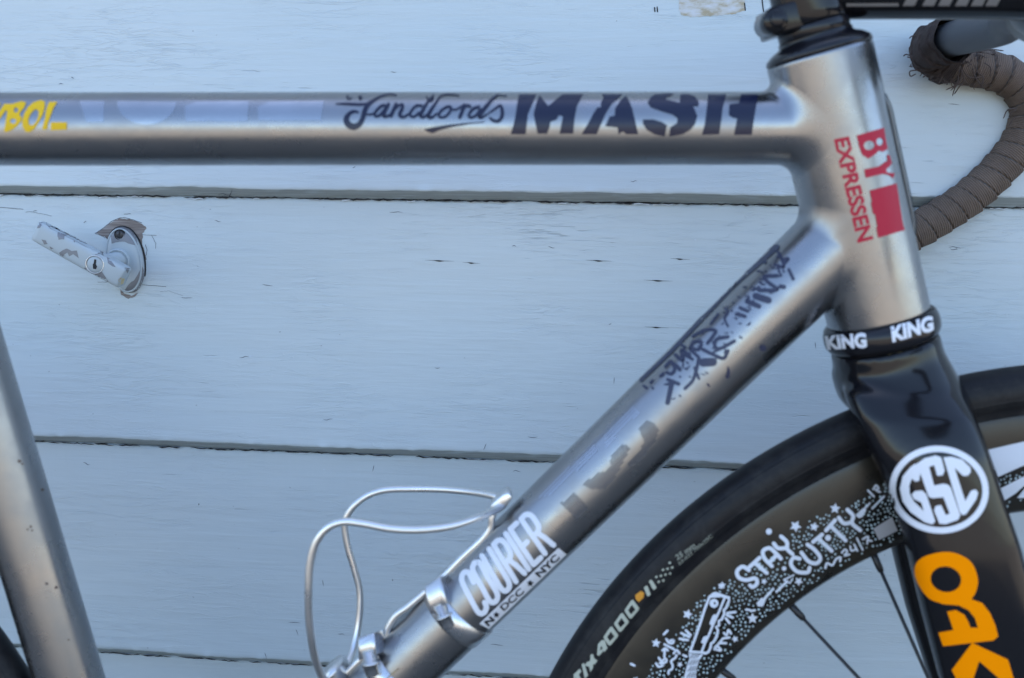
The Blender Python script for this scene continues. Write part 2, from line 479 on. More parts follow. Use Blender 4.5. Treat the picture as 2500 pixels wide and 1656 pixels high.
# --- wear in the paint
def ragged(pts, amp, n=5, seed=1):
    rnd = random.Random(seed); out = []
    for i in range(len(pts)):
        a, b = pts[i], pts[(i+1) % len(pts)]
        for k in range(n):
            t = k/n; out.append((a[0]*(1-t)+b[0]*t + rnd.uniform(-amp, amp), a[1]*(1-t)+b[1]*t + rnd.uniform(-amp, amp)))
    return out
cH = (0, 480, 4.734)
def ragged_line(q, amp):
    r_ = random.Random(int(q[0][0]*10)); out = []
    for a, b in zip(q, q[1:]):
        for k in range(4): out.append((a[0] + (b[0]-a[0])*k/4 + r_.uniform(-amp, amp), a[1] + (b[1]-a[1])*k/4 + r_.uniform(-amp, amp)))
    return out + [q[-1]]
def wmark(name, pieces, m, ref, off=.0002, step=14):
    decal(name, pieces, wall_t, m, plank_at(ref[1], ref[0]), off, step, True)
bare = Z(*cH, [(1105, 425), (1170, 385), (1280, 300), (1380, 255), (1440, 250), (1540, 280), (1640, 310), (1690, 360), (1650, 430), (1645, 560), (1690, 720), (1600, 800), (1400, 700), (1290, 560), (1210, 470)])
wmark('bare_wood_patch', [poly(ragged(bare, 1.6, 4, 3))], 'wood', bare[3])
for pts, wd in (([(1100, 428), (1175, 380), (1285, 292), (1385, 247), (1445, 243), (1545, 273), (1640, 305)], 9), ([(1105, 432), (1170, 450), (1215, 480)], 6),
                ([(1640, 440), (1810, 450)], 6), ([(1755, 450), (1800, 540), (1800, 600)], 6), ([(1650, 1020), (1920, 1042)], 7),
                ([(1680, 560), (1700, 620), (1690, 680)], 8), ([(1850, 1100), (1950, 1090), (2110, 1145)], 3),
                ([(1130, 990), (1240, 990)], 6), ([(0, 125), (130, 135), (270, 148)], 7), ([(300, 180), (360, 175), (500, 205), (600, 225)], 5), ([(970, 305), (995, 285)], 7), ([(1435, 205), (1510, 200)], 7)):
    q = Z(*cH, pts); wmark('paint_crack', [stroke(ragged_line(q, .5), wd/4.734*.8)], 'crackm', q[0], .00025, 0)
st = Z(*cH, [(1380, 1060), (1440, 1120), (1520, 1150), (1600, 1110), (1560, 1160), (1480, 1180), (1400, 1130)])
wmark('dirt_stain', [poly(ragged(st, .8, 3, 5))], 'wood', st[0])
cT = (1500, 0, 2.367)
pw = Z(*cT, [(380, -60), (372, 10), (375, 60), (390, 90), (450, 100), (540, 94), (620, 88), (690, 82), (755, 62), (752, -60)])
wmark('peeled_patch', [poly(ragged(pw, 1.2, 6, 9))], 'filler', pw[4])
for pts in ([(853, 0), (858, 40), (862, 68)], [(232, 45), (234, 68)], [(247, 42), (249, 68)], [(752, 20), (756, 60)]):
    q = Z(*cT, pts); wmark('paint_crack', [stroke(q, 3.0)], 'crackgap', q[0], .00025, 0)
for (x, y), ln in zip(V((1015, 603), (1089, 608), (1383, 603), (1571, 599), (1520, 649), (1517, 757), (1766, 822)), (26, 16, 24, 18, 26, 22, 4)):
    wmark('nail_dimple', [stroke([(x-ln*.5, y-1), (x, y+.5), (x+ln*.5, y+.6)], [.8, 3.6, .8])], 'crackgap', (x, y), .00025, 0)
    wmark('paint_crack', [stroke([(x-ln*1.3, y-1.6), (x, y), (x+ln*1.4, y+1.2)], [.3, 1.5, .3])], 'crackm', (x, y), .0002, 0)
rnd = random.Random(31)
for k in range(3):
    u = -.62; vb = sv[k]                               # broken dark line and pale flakes where the paint has parted along the joint
    while u < .50:
        l = rnd.uniform(.010, .045); n_ = max(3, int(l/.003)); jo = rnd.uniform(-.0003, .0003); vs, fs = [], []; fl_ = []
        for i in range(n_+1):
            uu = u + l*i/n_; c_v = vb - .0004 + jo + rnd.uniform(-.0006, .0006); h = 0.00008 if i in (0, n_) else rnd.uniform(.00015, .00075)
            vs += [W(uu, c_v + h, .0010), W(uu, c_v - h, .0009)]; fl_ += [W(uu, c_v - h*.6 - .0002, .0014), W(uu, c_v - h - rnd.uniform(.0003, .0011), .0012)]
            if i: fs.append((2*i-2, 2*i-1, 2*i+1, 2*i))
        mesh('paint_crack', vs, fs, 'crackgap', planks[9+k], False)
        if rnd.random() < .5:
            a_ = rnd.randint(0, n_-2); b_ = min(n_, a_ + rnd.randint(2, 5)); seg_ = fl_[2*a_:2*b_+2]
            mesh('paint_flake', seg_, [(2*i-2, 2*i-1, 2*i+1, 2*i) for i in range(1, len(seg_)//2)], 'chipw', planks[9+k], False)
        u += l + (rnd.uniform(.004, .02) if rnd.random() < .35 else 0)
rnd = random.Random(12)
for i in range(58):                                   # small checks, chips and specks scattered over the boards
    x, y = rnd.uniform(20, 2480), rnd.uniform(15, 1640)
    if unw(x, y).z < seams[-4]-.2: continue
    t = rnd.random(); ln = rnd.uniform(6, 32)
    if t < .5:
        a = rnd.uniform(-.08, .22); pts = [(x + ln*k/3, y + ln*k/3*a + rnd.uniform(-2, 2)) for k in range(4)]
        wmark('paint_crack', [stroke(pts, [.4, 1.5, 1.4, .4])], 'crackm', (x, y), .0002, 0)
    elif t < .72:
        a = rnd.uniform(-.6, .6); pts = [(x + a*k*4, y + k*5 + rnd.uniform(-1, 1)) for k in range(4)]
        wmark('paint_crack', [stroke(pts, [.5, 1.6, 1.2, .4])], 'crackm', (x, y), .0002, 0)
    elif t < .86:
        wmark('paint_chip', [poly(ragged([(x, y), (x+4, y-2), (x+5, y+2), (x+1, y+4)], .8, 2, i))], 'chipw', (x, y), .0002, 0)
    else:
        wmark('speck', [poly(ell(x, y, rnd.uniform(1, 2), rnd.uniform(1, 2.4), 0, 8))], 'crackgap', (x, y), .0002, 0)

# --- lever handle on the door
def wdir(p, q): return (q-p).normalized()
b1 = unw(*Z(*cH, [(437, 393)])[0], .040); b2 = unw(*Z(*cH, [(1446, 940)])[0], .040)
ax = wdir(b1, b2); side = ax.cross(WN).normalized()
def loft(stations, seg=40, power=2.6):
    """stations: centre, half-axis a, half-axis b."""
    vs, fs = [], []
    for c, a, b in stations:
        for k in range(seg):
            t = 2*math.pi*k/seg; ct, s_ = math.cos(t), math.sin(t)
            ct = math.copysign(abs(ct)**(2/power), ct); s_ = math.copysign(abs(s_)**(2/power), s_)
            vs.append(c + a*ct + b*s_)
    for i in range(len(stations)-1):
        for k in range(seg):
            k2 = (k+1) % seg; fs.append((i*seg+k, i*seg+k2, (i+1)*seg+k2, (i+1)*seg+k))
    fs.append(tuple(reversed(range(seg)))); fs.append(tuple(range((len(stations)-1)*seg, len(stations)*seg)))
    return vs, fs
ln = (b2-b1).length; wb = .0086; tb = .0062
sts = []
for t, k, k2 in ((0, .80, .55), (.004, .93, .78), (.012, .97, .90), (.06, 1, .95), (.3, 1.04, 1), (.6, 1.06, 1.06), (.85, 1.06, 1.06), (.97, 1.04, 1.03), (.99, 1.0, .98), (1.0, .9, .88)):
    sts.append((b1 + ax*ln*t, side*wb*k, WN*tb*k2))
hb = mesh('door_handle', *loft(sts, 40, 4.2), 'hpaint', door)
lc = unw(*Z(*cH, [(1102, 785)])[0], .040 + tb)
mesh('lock_barrel', *lathe(lc, WN, [(0, .0012), (.0058, .0012), (.0062, .0009), (.0063, -.002)], 40), 'hpaint', hb)
mesh('lock_ring', *lathe(lc, WN, [(.0064, -.002), (.0065, .0010), (.0071, .0013), (.0075, .0008), (.0076, -.002)], 40), 'steel', hb)
up = (WV*.92 + WU*.22).normalized(); sd_ = up.cross(WN)
kh = [lc + WN*.00135 + up*a + sd_*b for a, b in ((.0042, -.0008), (.0042, .0008), (.0006, .0010), (-.001, .0024), (-.0034, .0018), (-.0036, -.0012), (-.0012, -.0022), (.0006, -.0009))]
mesh('keyhole', kh, [tuple(range(8))], 'crackgap', hb, smooth=False)
pc = unw(*Z(*cH, [(1462, 735)])[0], .001)
pa = wdir(unw(*Z(*cH, [(1395, 335)])[0], .001), unw(*Z(*cH, [(1525, 1130)])[0], .001)); pb = pa.cross(WN)
pa = pa*.0272; pb = pb*.0155
mesh('escutcheon', *loft([(pc, pa*1.02, pb*1.02), (pc+WN*.0025, pa, pb), (pc+WN*.0045, pa*.95, pb*.92), (pc+WN*.006, pa*.83, pb*.78), (pc+WN*.0066, pa*.6, pb*.55)], 48, 2.1), 'hpaint', hb)
mesh('escutcheon_rim', *sweep([pc + WN*.0046 + pa*.955*math.cos(t) + pb*.94*math.sin(t) for t in np.linspace(0, 2*math.pi, 61)], .0008, 10), 'hpaint', hb)
mesh('escutcheon_shade_dirt', *loft([(pc - WN*.001, pa*1.05, pb*1.09), (pc + WN*.0008, pa*1.05, pb*1.09)], 40, 2.1), 'crackgap', hb)  # dark ellipse under the plate: contact shade and dirt put into its colour
sb = pc + WN*.006 - WU*.0035
mesh('spindle', *join(lathe(sb, WN, [(.0100, -.002), (.0100, .0028), (.0094, .0036), (.0086, .0036), (.0084, .0026), (.0072, .0026), (.0070, .032)], 36)), 'hpaint', hb)
esc_o = next(o for o in hb.children if o.name.startswith('escutcheon'))
scw = on_surface(bvh_obj(esc_o), *Z(*cH, [(1385, 442)])[0], .0005)
mesh('screw', *lathe(scw, WN, [(0, .0006), (.0026, .0006), (.0034, 0), (.0036, -.003)], 24), 'dsteel', hb)
mesh('screw_seat', *lathe(scw, WN, [(.0036, -.0006), (.0044, .0002), (.0046, -.001)], 24), 'crackgap', hb)
mesh('screw_slot', *box(scw + WN*.00065, up*.0030, up.cross(WN)*.0005, WN*.0002, .1), 'crackgap', hb, smooth=False)
esc_t = bvh_obj(next(o for o in hb.children if o.name.startswith('escutcheon'))); hb_t = bvh_obj(hb)
for i, p in enumerate(([(1275, 430), (1320, 360), (1400, 338), (1480, 355), (1540, 420), (1585, 510), (1590, 570), (1500, 550), (1440, 520), (1360, 525), (1290, 545)], [(1640, 800), (1672, 880), (1650, 980), (1600, 1080), (1520, 1125), (1440, 1090), (1500, 1000), (1560, 960)])):
    decal('bare_metal_patch', [poly(ragged(Z(*cH, p), .7, 3, i))], esc_t, 'hmetal', hb, .0002, 6)
for i, p in enumerate(([(535, 302), (580, 300), (800, 425), (1020, 545), (990, 545), (790, 445), (600, 355), (540, 330)], [(670, 410), (745, 440), (800, 440), (745, 460), (745, 495), (680, 500), (665, 460)], [(680, 650), (770, 600), (830, 630), (890, 625), (910, 715), (850, 670), (800, 690), (780, 650), (710, 700)],
                       [(480, 495), (530, 510), (555, 550), (510, 555)], [(430, 370), (450, 300), (490, 300), (470, 360)], [(940, 835), (1000, 830), (1060, 890), (1180, 870), (1260, 990), (1100, 930), (1000, 880)], [(1230, 700), (1270, 720), (1340, 815), (1300, 810), (1250, 770)], [(1150, 610), (1240, 640), (1230, 655), (1160, 635)], [(1440, 820), (1500, 830), (1470, 890)], [(575, 575), (625, 600), (590, 612)], [(850, 510), (870, 520), (860, 535)], [(1060, 690), (1140, 650), (1160, 665), (1080, 680)])):
    decal('paint_chip', [poly(ragged(Z(*cH, p), .6, 2, i))], hb_t, 'hmetal', hb, .00015, 8)
decal('brass_corner', [poly(ragged(Z(*cH, [(1370, 960), (1400, 935), (1440, 950), (1425, 1010), (1375, 1015)]), .5, 2, 4))], hb_t, 'gilt', hb, .0002, 8)
tipc = unw(*Z(*cH, [(1415, 990)])[0], .040 + tb*.3)

# ================================================================== BICYCLE
bike = thing('bicycle', 'raw aluminium track bicycle covered in stickers leaning on the blue door', 'bicycle', (0, 0, GROUND_Z))
# --- frame axes
TT0 = un(*V((-260, 299.4))[0]); TT1 = un(*V((1930, 297.2))[0])
rTT = rad(83.0*K, *V((1183, 298))[0])
HT0 = un(*V((1893, 126))[0]); HT1 = un(*V((2030, 735))[0]); hax = (HT1-HT0).normalized()
rHT = rad(117.2*K, *V((1960, 430))[0])
DT1 = un(*V((1880, 612))[0]); DT0 = un(*V((1210, 1265))[0])
rD1 = rad(97.2*K, *V((1860, 630))[0]); rD0 = rad(79.5*K, *V((1210, 1265))[0])
ST1 = un(*V((160.5, 1568))[0]); ST0 = un(*V((-77, 790))[0]); rST = rad(73.6*K, *V((130, 1450))[0])
sax = (ST1-ST0).normalized(); dax = (DT0-DT1).normalized()
def isect(p, d, q, e):      # lines in the x-z plane
    a = np.array([[d.x, -e.x], [d.z, -e.z]]); b = np.array([q.x-p.x, q.z-p.z]); t = np.linalg.solve(a, b); return p + d*float(t[0])
BB = isect(DT1, dax, ST1, sax); SC_ = isect(TT1, (TT0-TT1).normalized(), ST1, sax)
print('BB', BB, 'seat cluster', SC_, 'rTT', rTT, 'rHT', rHT, 'rD', rD1, rD0, 'rST', rST)
def flared(A, B, rA, rB, ho, hx, hr, rf, seg=96):
    """Tube from A to B whose end at B runs into the cylinder (ho, hx, hr) with a smooth weld fillet."""
    ax_ = (B-A).normalized(); Ltot = (B-A).length
    n = Vector((0, -1, 0)); b = ax_.cross(n); vs, fs = [], []
    fill = [(rf*(1-math.sin(t)), rf*(1-math.cos(t))) for t in np.linspace(math.pi/2, 0, 9)][::-1]   # s, delta : from far to wall
    rings = list(np.linspace(0, 1, 60))
    for k in range(seg):
        a = 2*math.pi*k/seg; d = n*math.cos(a) + b*math.sin(a)
        def hit(r_):
            o = A + d*r_
            oc = o - ho; oc = oc - hx*oc.dot(hx); dd = ax_ - hx*ax_.dot(hx)
            qa, qb, qc = dd.dot(dd), 2*oc.dot(dd), oc.dot(oc) - hr*hr
            D = qb*qb - 4*qa*qc
            return (-qb - math.sqrt(D))/(2*qa) if D > 0 else (-qb/(2*qa))
        rl = rB; fk = max(.02, min(1.0, (.985*hr/max(abs(math.cos(a)), 1e-4) - rl)/rf)); fk *= 1 - .62*max(0, d.dot(hx)*(1 if ax_.dot(hx) < -.3 else 0)); s_end = hit(rl) - rf*fk
        for q in rings:
            s = s_end*q; vs.append(A + ax_*s + d*(rA + (rB-rA)*(s/Ltot)))
        for s, de in reversed(fill[:-1]) if fill[0][0] < fill[-1][0] else fill[1:]:
            vs.append(A + ax_*(hit(rl + de*fk) - s*fk) + d*(rl + de*fk))
    q = len(vs)//seg
    for k in range(seg):
        k2 = (k+1) % seg
        for i in range(q-1): fs.append((k*q+i, k2*q+i, k2*q+i+1, k*q+i+1))
    return vs, fs
top_tube = mesh('top_tube', *flared(SC_, TT1, rTT, rTT, HT0, hax, rHT, .0075), 'alu', bike)
down_tube = mesh('down_tube', *flared(BB, DT1, rD0*.985, rD1, HT0, hax, rHT, .0065), 'alu', bike)
head_tube = mesh('head_tube', *lathe(HT0, hax, [(rHT-.003, .0), (rHT-.0006, 0), (rHT, .0007)] + [(rHT, t) for t in np.linspace(.002, (HT1-HT0).length-.002, 40)] + [(rHT, (HT1-HT0).length-.0006), (rHT-.003, (HT1-HT0).length)], 96), 'alu', bike)
seat_tube = mesh('seat_tube', *sweep([SC_ - sax*.03 + sax*t for t in np.linspace(0, (BB-SC_).length + .03, 30)], rST, 64), 'alu', bike)
mesh('seatpost', *sweep([SC_ - sax*.13, SC_ - sax*.02], .0136, 40), 'anod', bike)
mesh('bottom_bracket_shell', *sweep([BB + Vector((0, -.035, 0)), BB + Vector((0, .035, 0))], .022, 48), 'alu', bike)

# --- front wheel
WC = Vector((.3222, 0, -.4370)); RT = .3333
tw = .0128
RIMO, RIMI = .3075, .2490
tprof = []
for t in np.linspace(-38, 218, 118):                  # rubber section in (radius, y), with moulded lines on the sidewalls
    c, s = math.cos(R(t)), math.sin(R(t)); k = 1 + .022*sum(math.exp(-((t-q)/2.4)**2) for q in (-14, 194)) + .020*sum(math.exp(-((t-q)/1.8)**2) for q in (36, 144)) - .010*sum(math.exp(-((t-q)/1.8)**2) for q in (41, 139))
    tprof.append((RT - .0132 + .0132*s*k, tw*c*k))
tprof = [(RIMO - .001, .0098)] + tprof + [(RIMO - .001, -.0098)]
def wheel_parts(C):
    ty = lathe(C, Vector((0, 1, 0)), tprof, 256)
    rp = [(RIMO + .0005, .0105), (RIMO - .002, .0113), (RIMO - .012, .0118), (RIMO - .026, .0116), (RIMO - .040, .0098), (RIMI + .007, .0072), (RIMI + .0025, .0050), (RIMI + .0004, .0026), (RIMI, 0)]
    rp = [(r, -y) for r, y in rp] + [(r, y) for r, y in reversed(rp[:-1])]
    rm = lathe(C, Vector((0, 1, 0)), rp, 256)
    return ty, rm
ty, rm = wheel_parts(WC)
tyre = mesh('tyre', *ty, 'tyre', bike); rim = mesh('rim', *rm, 'rimc', bike)
hub = mesh('hub', *lathe(WC, Vector((0, 1, 0)), [(.0, -.052), (.006, -.052), (.007, -.045), (.019, -.036), (.019, -.033), (.010, -.028), (.009, 0), (.010, .028), (.019, .033), (.019, .036), (.007, .045), (.006, .052), (0, .052)], 40), 'anod', bike)
def polar(x, y, y0): p = un(x, y, y0); return math.atan2(p.z-WC.z, p.x-WC.x), math.hypot(p.x-WC.x, p.z-WC.z)
n1 = V((1821, 1417), (2026, 1295)); a1 = polar(*n1[0], 0)[0]; a2 = polar(*n1[1], 0)[0]
print('spoke angles', math.degrees(a1), math.degrees(a2), 'tip r', polar(*n1[0], 0)[1])
e1 = V((1978.8, 1567.7), (2140.8, 1567.7))
NS = 28
def wp(a, r, y): return WC + Vector((math.cos(a)*r, y, math.sin(a)*r))
for k in range(NS):
    a = a2 + (k)*2*math.pi/NS
    sgn = 1 if k % 2 == 0 else -1
    ha = a + sgn*R(62)*(1 if (k//2) % 2 == 0 else -1)*(1)
    # the two spokes in view cross the line to the hub on opposite sides
    ha = a + (R(48) if k % 2 == 0 else R(-48))
    yy = -.034 if (k//2) % 2 == 0 else .034
    p0 = wp(a, RIMI + .002, 0); p1 = wp(ha, .018, yy)
    d = (p1-p0).normalized()
    sp = mesh('spoke', *sweep([p0, p1], .00105, 8), 'black', bike)
    mesh('nipple', *sweep([p0, p0 + d*.010, p0 + d*.0125, p0 + d*.0135], [.0021, .0021, .0018, .0011], 10), 'black', sp)

# --- rear wheel (only its front edge is in view)
e = un(*Z(0, 1400, 2.63, [(190, 673)])[0]); zc = WC.z
rx = e.x - math.sqrt(RT*RT - (e.z-zc)**2); RC = Vector((rx, 0, zc)); print('rear axle', RC)
ty2, rm2 = wheel_parts(RC)
mesh('tyre', *ty2, 'tyre', bike); mesh('rim', *rm2, 'rimc', bike)
mesh('hub', *lathe(RC, Vector((0, 1, 0)), [(.0, -.062), (.006, -.062), (.019, -.036), (.010, -.028), (.010, .028), (.019, .036), (.006, .062), (0, .062)], 32), 'anod', bike)
for k in range(NS):
    a = k*2*math.pi/NS; ha = a + (R(48) if k % 2 else R(-48)); yy = -.034 if (k//2) % 2 else .034
    c = lambda an, r, y: RC + Vector((math.cos(an)*r, y, math.sin(an)*r))
    mesh('spoke', *sweep([c(a, RIMI+.002, 0), c(ha, .018, yy)], .00105, 6), 'black', bike)
for s in (-1, 1):
    mesh('chainstay', *sweep(catmull([BB + Vector((0, s*.026, 0)), BB.lerp(RC, .3) + Vector((0, s*.033, 0)), RC + Vector((0, s*.058, 0))], 8), .009, 24), 'alu', bike)
    mesh('seatstay', *sweep(catmull([SC_ + sax*.02 + Vector((0, s*.018, 0)), SC_.lerp(RC, .3) + Vector((0, s*.030, 0)), RC + Vector((0, s*.058, 0))], 8), .0075, 24), 'alu', bike)

# --- headset
HL = (HT1-HT0).length
r5 = rHT
ring = mesh('headset_cup', *lathe(HT1, hax, [(r5-.002, -.0006), (r5+.0008, -.0004), (r5+.0026, .0012), (r5+.0036, .0045), (r5+.0038, .0075), (r5+.0034, .0105), (r5+.0018, .0132), (r5-.0005, .0142), (r5-.004, .0144)], 96), 'anod', bike)
mesh('crown_race', *lathe(HT1, hax, [(r5-.003, .0141), (r5-.0004, .0145), (r5-.0001, .0162), (r5-.0008, .0168), (r5-.004, .017)], 96), 'brass', bike)
mesh('headset_cover', *lathe(HT0, hax, [(r5-.004, .0003), (r5-.0001, .0001), (r5+.0002, -.0012), (r5-.0003, -.0030), (r5-.0035, -.0056), (.0205, -.0072), (.0192, -.0080), (.0192, -.0098)], 96), 'anod', bike)
mesh('spacer', *lathe(HT0, hax, [(.0150, -.0099), (.0182, -.0099), (.0185, -.0103), (.0185, -.0152), (.0182, -.0156), (.0150, -.0156)], 72), 'anod', bike)
# --- stem
SB = HT0 - hax*.0158
stem_c = SB - hax*.021
stem_parts = [lathe(SB, hax*-1, [(.0146, 0), (.0172, 0), (.0180, .0012), (.0182, .006), (.0182, .036), (.0176, .0395), (.0150, .040), (0, .040)], 72)]
bx = stem_c.copy(); BARC = un(*V((2452, -4))[0]); st_a = un(*V((1880, -32))[0]); st_b = un(*V((2440, -30))[0])
stem_parts.append(sweep([st_a.lerp(st_b, t) for t in np.linspace(0, 1, 8)], [.0170, .0168, .0166, .0165, .0165, .0166, .017, .0175], 48))
stem_parts.append(sweep([BARC + Vector((0, -.023, 0)), BARC + Vector((0, -.0215, 0)), BARC + Vector((0, .0215, 0)), BARC + Vector((0, .023, 0))], [.0195, .0205, .0205, .0195], 48))
lug = un(*V((1795, 68))[0])
back_d = (lug - (SB - hax*.012)); back_d.y = 0
for q in (.006, .030):                                # split clamp with a pair of bolt bosses at the back
    c0 = SB - hax*q; d_ = Vector((-hax.z, 0, hax.x)).normalized(); d_ = d_ if d_.x < 0 else -d_
    cc_ = c0 + d_*.0225
    stem_parts.append(sweep([cc_ + Vector((0, -.0165, 0)), cc_ + Vector((0, -.0155, 0)), cc_ + Vector((0, .004, 0)), cc_ + Vector((0, .005, 0))], [.0058, .0064, .0064, .0055], 28))
    stem_parts.append(box(c0 + d_*.014, d_*.0105, Vector((0, .0150, 0)), hax*.0072, .25))
stem = mesh('stem', *join(*stem_parts), 'carbon', bike)
for q in (.006, .030):
    cc_ = SB - hax*q + d_*.0225
    mesh('bolt', *sweep([cc_ + Vector((0, -.0212, 0)), cc_ + Vector((0, -.0207, 0)), cc_ + Vector((0, -.018, 0))], [.0030, .0036, .0036], 20), 'anod', stem)
stem_t = bvh_obj(stem)
s1 = (1800, 0, 3.38)
decal('stem_lettering', [poly(Z(*s1, [(x, -20), (x+95, -20), (x+60, 48), (x-35, 48)])) for x in (1400, 1560, 1690, 1830, 1960, 2080)] + [poly(Z(*s1, [(900, 28), (1330, 26), (1330, 50), (900, 52)]))], stem_t, 'stemtx', stem, .0002, 12)

# --- handlebar: tops run across to the door side, then ramp, hook and drop
YB = .2035
hk = V((2138, 122), (2192, 146), (2262, 158), (2318, 172), (2362, 204), (2380, 262), (2357, 330), (2306, 396), (2242, 455), (2180, 497), (2119, 533), (2060, 562))
drop = [un(x, y, YB) for x, y in hk]
corner = drop[0]
tops = [BARC, BARC + Vector((0, .05, 0)), BARC.lerp(Vector((corner.x+.012, BARC.y+.12, corner.z+.004)), .72) + Vector((0, .012, 0)), Vector((corner.x + .001, YB - .045, corner.z + .004)), Vector((corner.x - .001, YB - .022, corner.z + .002)), Vector((corner.x + .003, YB - .006, corner.z))]
path = catmull(tops + drop[1:], 12)
rB = .0119
bar_v = sweep(path, [.0158 if i < 5 else max(rB, .0158 - (i-5)*.0006) for i in range(len(path))], 32)
mir = lambda vs: [Vector((v.x, -v.y, v.z)) for v in vs]
handlebar = mesh('handlebar', *join(bar_v[:2], (mir(bar_v[0]), [f[::-1] for f in bar_v[1]])), mat('grey_bar', (.055, .06, .07), .5, 0), bike)
s_acc = [0]
for i in range(1, len(path)): s_acc.append(s_acc[-1] + (path[i]-path[i-1]).length)
tape_from = next(i for i, p in enumerate(path) if p.y > YB - .052)
def resample(pts, step):
    out = [pts[0]]; d = 0
    for a, b in zip(pts, pts[1:]):
        l = (b-a).length
        while d + l >= step*len(out):
            t = (step*len(out) - d)/l; out.append(a.lerp(b, max(0, min(1, t))))
        d += l
    return out
tpath = resample(path[tape_from:], .0007)
PIT = .0125
def wrap(s, a):
    f = (s/PIT - a/(2*math.pi)) % 1.0
    return .0013*(1 - f) + .0004*min(1, f*14) - (.0016 if f > .93 else 0) + .0003*noise.noise(Vector((s*160, math.cos(a)*2, math.sin(a)*2)))
split = int(.062/.0007)
o1 = tpath[:split+2]; o2 = tpath[split:]
rt = rB + .0006
def ragw(s, a):                                       # torn, bunched cloth round the bend
    return .0030*noise.noise(Vector((s*45, math.cos(a)*1.5, math.sin(a)*1.5 + 4))) + .0011*noise.noise(Vector((s*160, math.cos(a)*5, math.sin(a)*5))) + wrap(s, a)*.8
v, f, uv = sweep_uv(o1, rt + .0026, 56, False, True, ragw); mesh('worn_tape', v, f, 'tapeold', handlebar, uvs=uv)
v, f, uv = sweep_uv(o2, rt, 72, False, True, wrap); tape = mesh('handlebar_tape', v, f, 'tape', handlebar, uvs=uv)
v, f, uv = sweep_uv(tpath[::2], rt, 40, False, True, wrap); mesh('handlebar_tape', mir(v), [q[::-1] for q in f], 'tape', handlebar, uvs=uv)
# frayed threads hanging from the torn tape
def thread(pts, y0, r=.00042):
    q = [un(x, y, y0 - .014 + .001*i) for i, (x, y) in enumerate(Z(*s1, pts))]
    mesh('thread', *sweep(catmull(q, 6), [r]*((len(q)-1)*6) + [r*.3], 6), 'thread', handlebar)
for pts in ([(1840, 560), (1850, 650), (1800, 720), (1775, 795)], [(1850, 580), (1870, 660), (1830, 720), (1790, 780)], [(1830, 570), (1810, 690), (1720, 745)], [(1860, 560), (1840, 660), (1760, 750)],
            [(1960, 540), (1985, 600), (2030, 640), (2010, 720)], [(1940, 560), (1960, 630), (2000, 690), (2035, 735)], [(2040, 520), (2090, 560), (2085, 640)], [(1870, 590), (1920, 640), (2040, 635)],
            [(1690, 640), (1655, 700)], [(1700, 650), (1720, 690)], [(1480, 580), (1425, 590), (1430, 630), (1475, 610)], [(1500, 290), (1440, 300), (1420, 320)], [(1450, 470), (1395, 450), (1370, 465)], [(1440, 480), (1400, 470)],
            [(2290, 900), (2230, 910), (2195, 980)], [(2300, 910), (2260, 930), (2240, 970)], [(2310, 900), (2250, 900), (2210, 930)], [(2300, 960), (2260, 1010), (2240, 1045)], [(1560, 620), (1530, 640)], [(2000, 430), (2090, 410), (2200, 420)], [(1900, 470), (1960, 430), (2050, 440)]):
    thread(pts, YB - .004 if pts[0][0] > 1600 else YB - .02)
rnd = random.Random(3)
for i in range(60):                                    # fuzz along the torn edge
    a = random.choice([(1650, 640), (1750, 670), (1850, 690), (1950, 690), (2050, 700), (1470, 540), (1500, 590), (1580, 640), (1900, 520), (1980, 480), (2080, 450), (2190, 560)])
    x, y = a[0] + rnd.uniform(-50, 50), a[1] + rnd.uniform(-25, 15)
    an = rnd.uniform(0, 6.28); l = rnd.uniform(15, 42)
    thread([(x, y), (x + l*.5*math.cos(an), y + l*.5*abs(math.sin(an))), (x + l*math.cos(an+.4), y + l*abs(math.sin(an+.4)))], YB - .004, .00028)

# --- fork: crown and two deep blades, blended into one moulding
def sec(yv, l, r, yc, t, y0=None):
    a, b = un(*V((l, yv))[0], yc if y0 is None else y0), un(*V((r, yv))[0], yc if y0 is None else y0)
    c = (a+b)/2; c = Vector((c.x, yc, c.z)); return (c, (b-a)/2, Vector((0, t, 0)))
crown_top = HT1 + hax*.0166
cx_ = Vector((-hax.z, 0, hax.x)); cx_ = cx_ if cx_.x > 0 else -cx_
crown = [(crown_top - hax*.003, cx_*.0287, Vector((0, .0283, 0))), (crown_top + hax*.001, cx_*.0287, Vector((0, .0283, 0))), (crown_top + hax*.008, cx_*.0288, Vector((0, .0288, 0))), sec(868, 1928, 2206, 0, .0322), sec(900, 1936, 2220, 0, .0355), sec(930, 1948, 2232, 0, .039), sec(955, 1970, 2232, 0, .0405)]
def leg(s):
    sx = lambda yv, l, r, y, t: (lambda q: (Vector((q[0].x, s*abs(q[0].y), q[0].z)), q[1], q[2]))(sec(yv, l, r, -y, t))
    end = WC + Vector((0, s*.050, 0)); sh = Vector((.0165 if s > 0 else 0, 0, 0))   # the bars are turned a little, so the far blade stands further forward
    out = [sx(868, 1980, 2175, .013, .012), sx(905, 1950, 2216, .0195, .0155), sx(955, 1970, 2246, .0265, .0162), sx(1000, 1990, 2266, .030, .0165), sx(1040, 2008, 2280, .033, .0163), sx(1147, 2062, 2314, .037, .0155), sx(1255, 2094, 2353, .041, .0148), sx(1400, 2128, 2392, .043, .0140), sx(1568, 2172, 2440, .0445, .0130)]
    out = [(c + sh, a_, b_) for c, a_, b_ in out]
    c0, a0, b0 = out[-1]
    for t, k in ((.35, .78), (.7, .55), (.95, .36), (1.03, .30)):
        out.append((c0.lerp(end, t), a0*k, b0*(1-.5*t)))
    return out
fv, ff = join(loft(crown, 56, 2.25), loft(leg(-1), 56, 2.7), loft(leg(1), 56, 2.7))
fork = mesh('fork', fv, ff, 'carbon', bike)
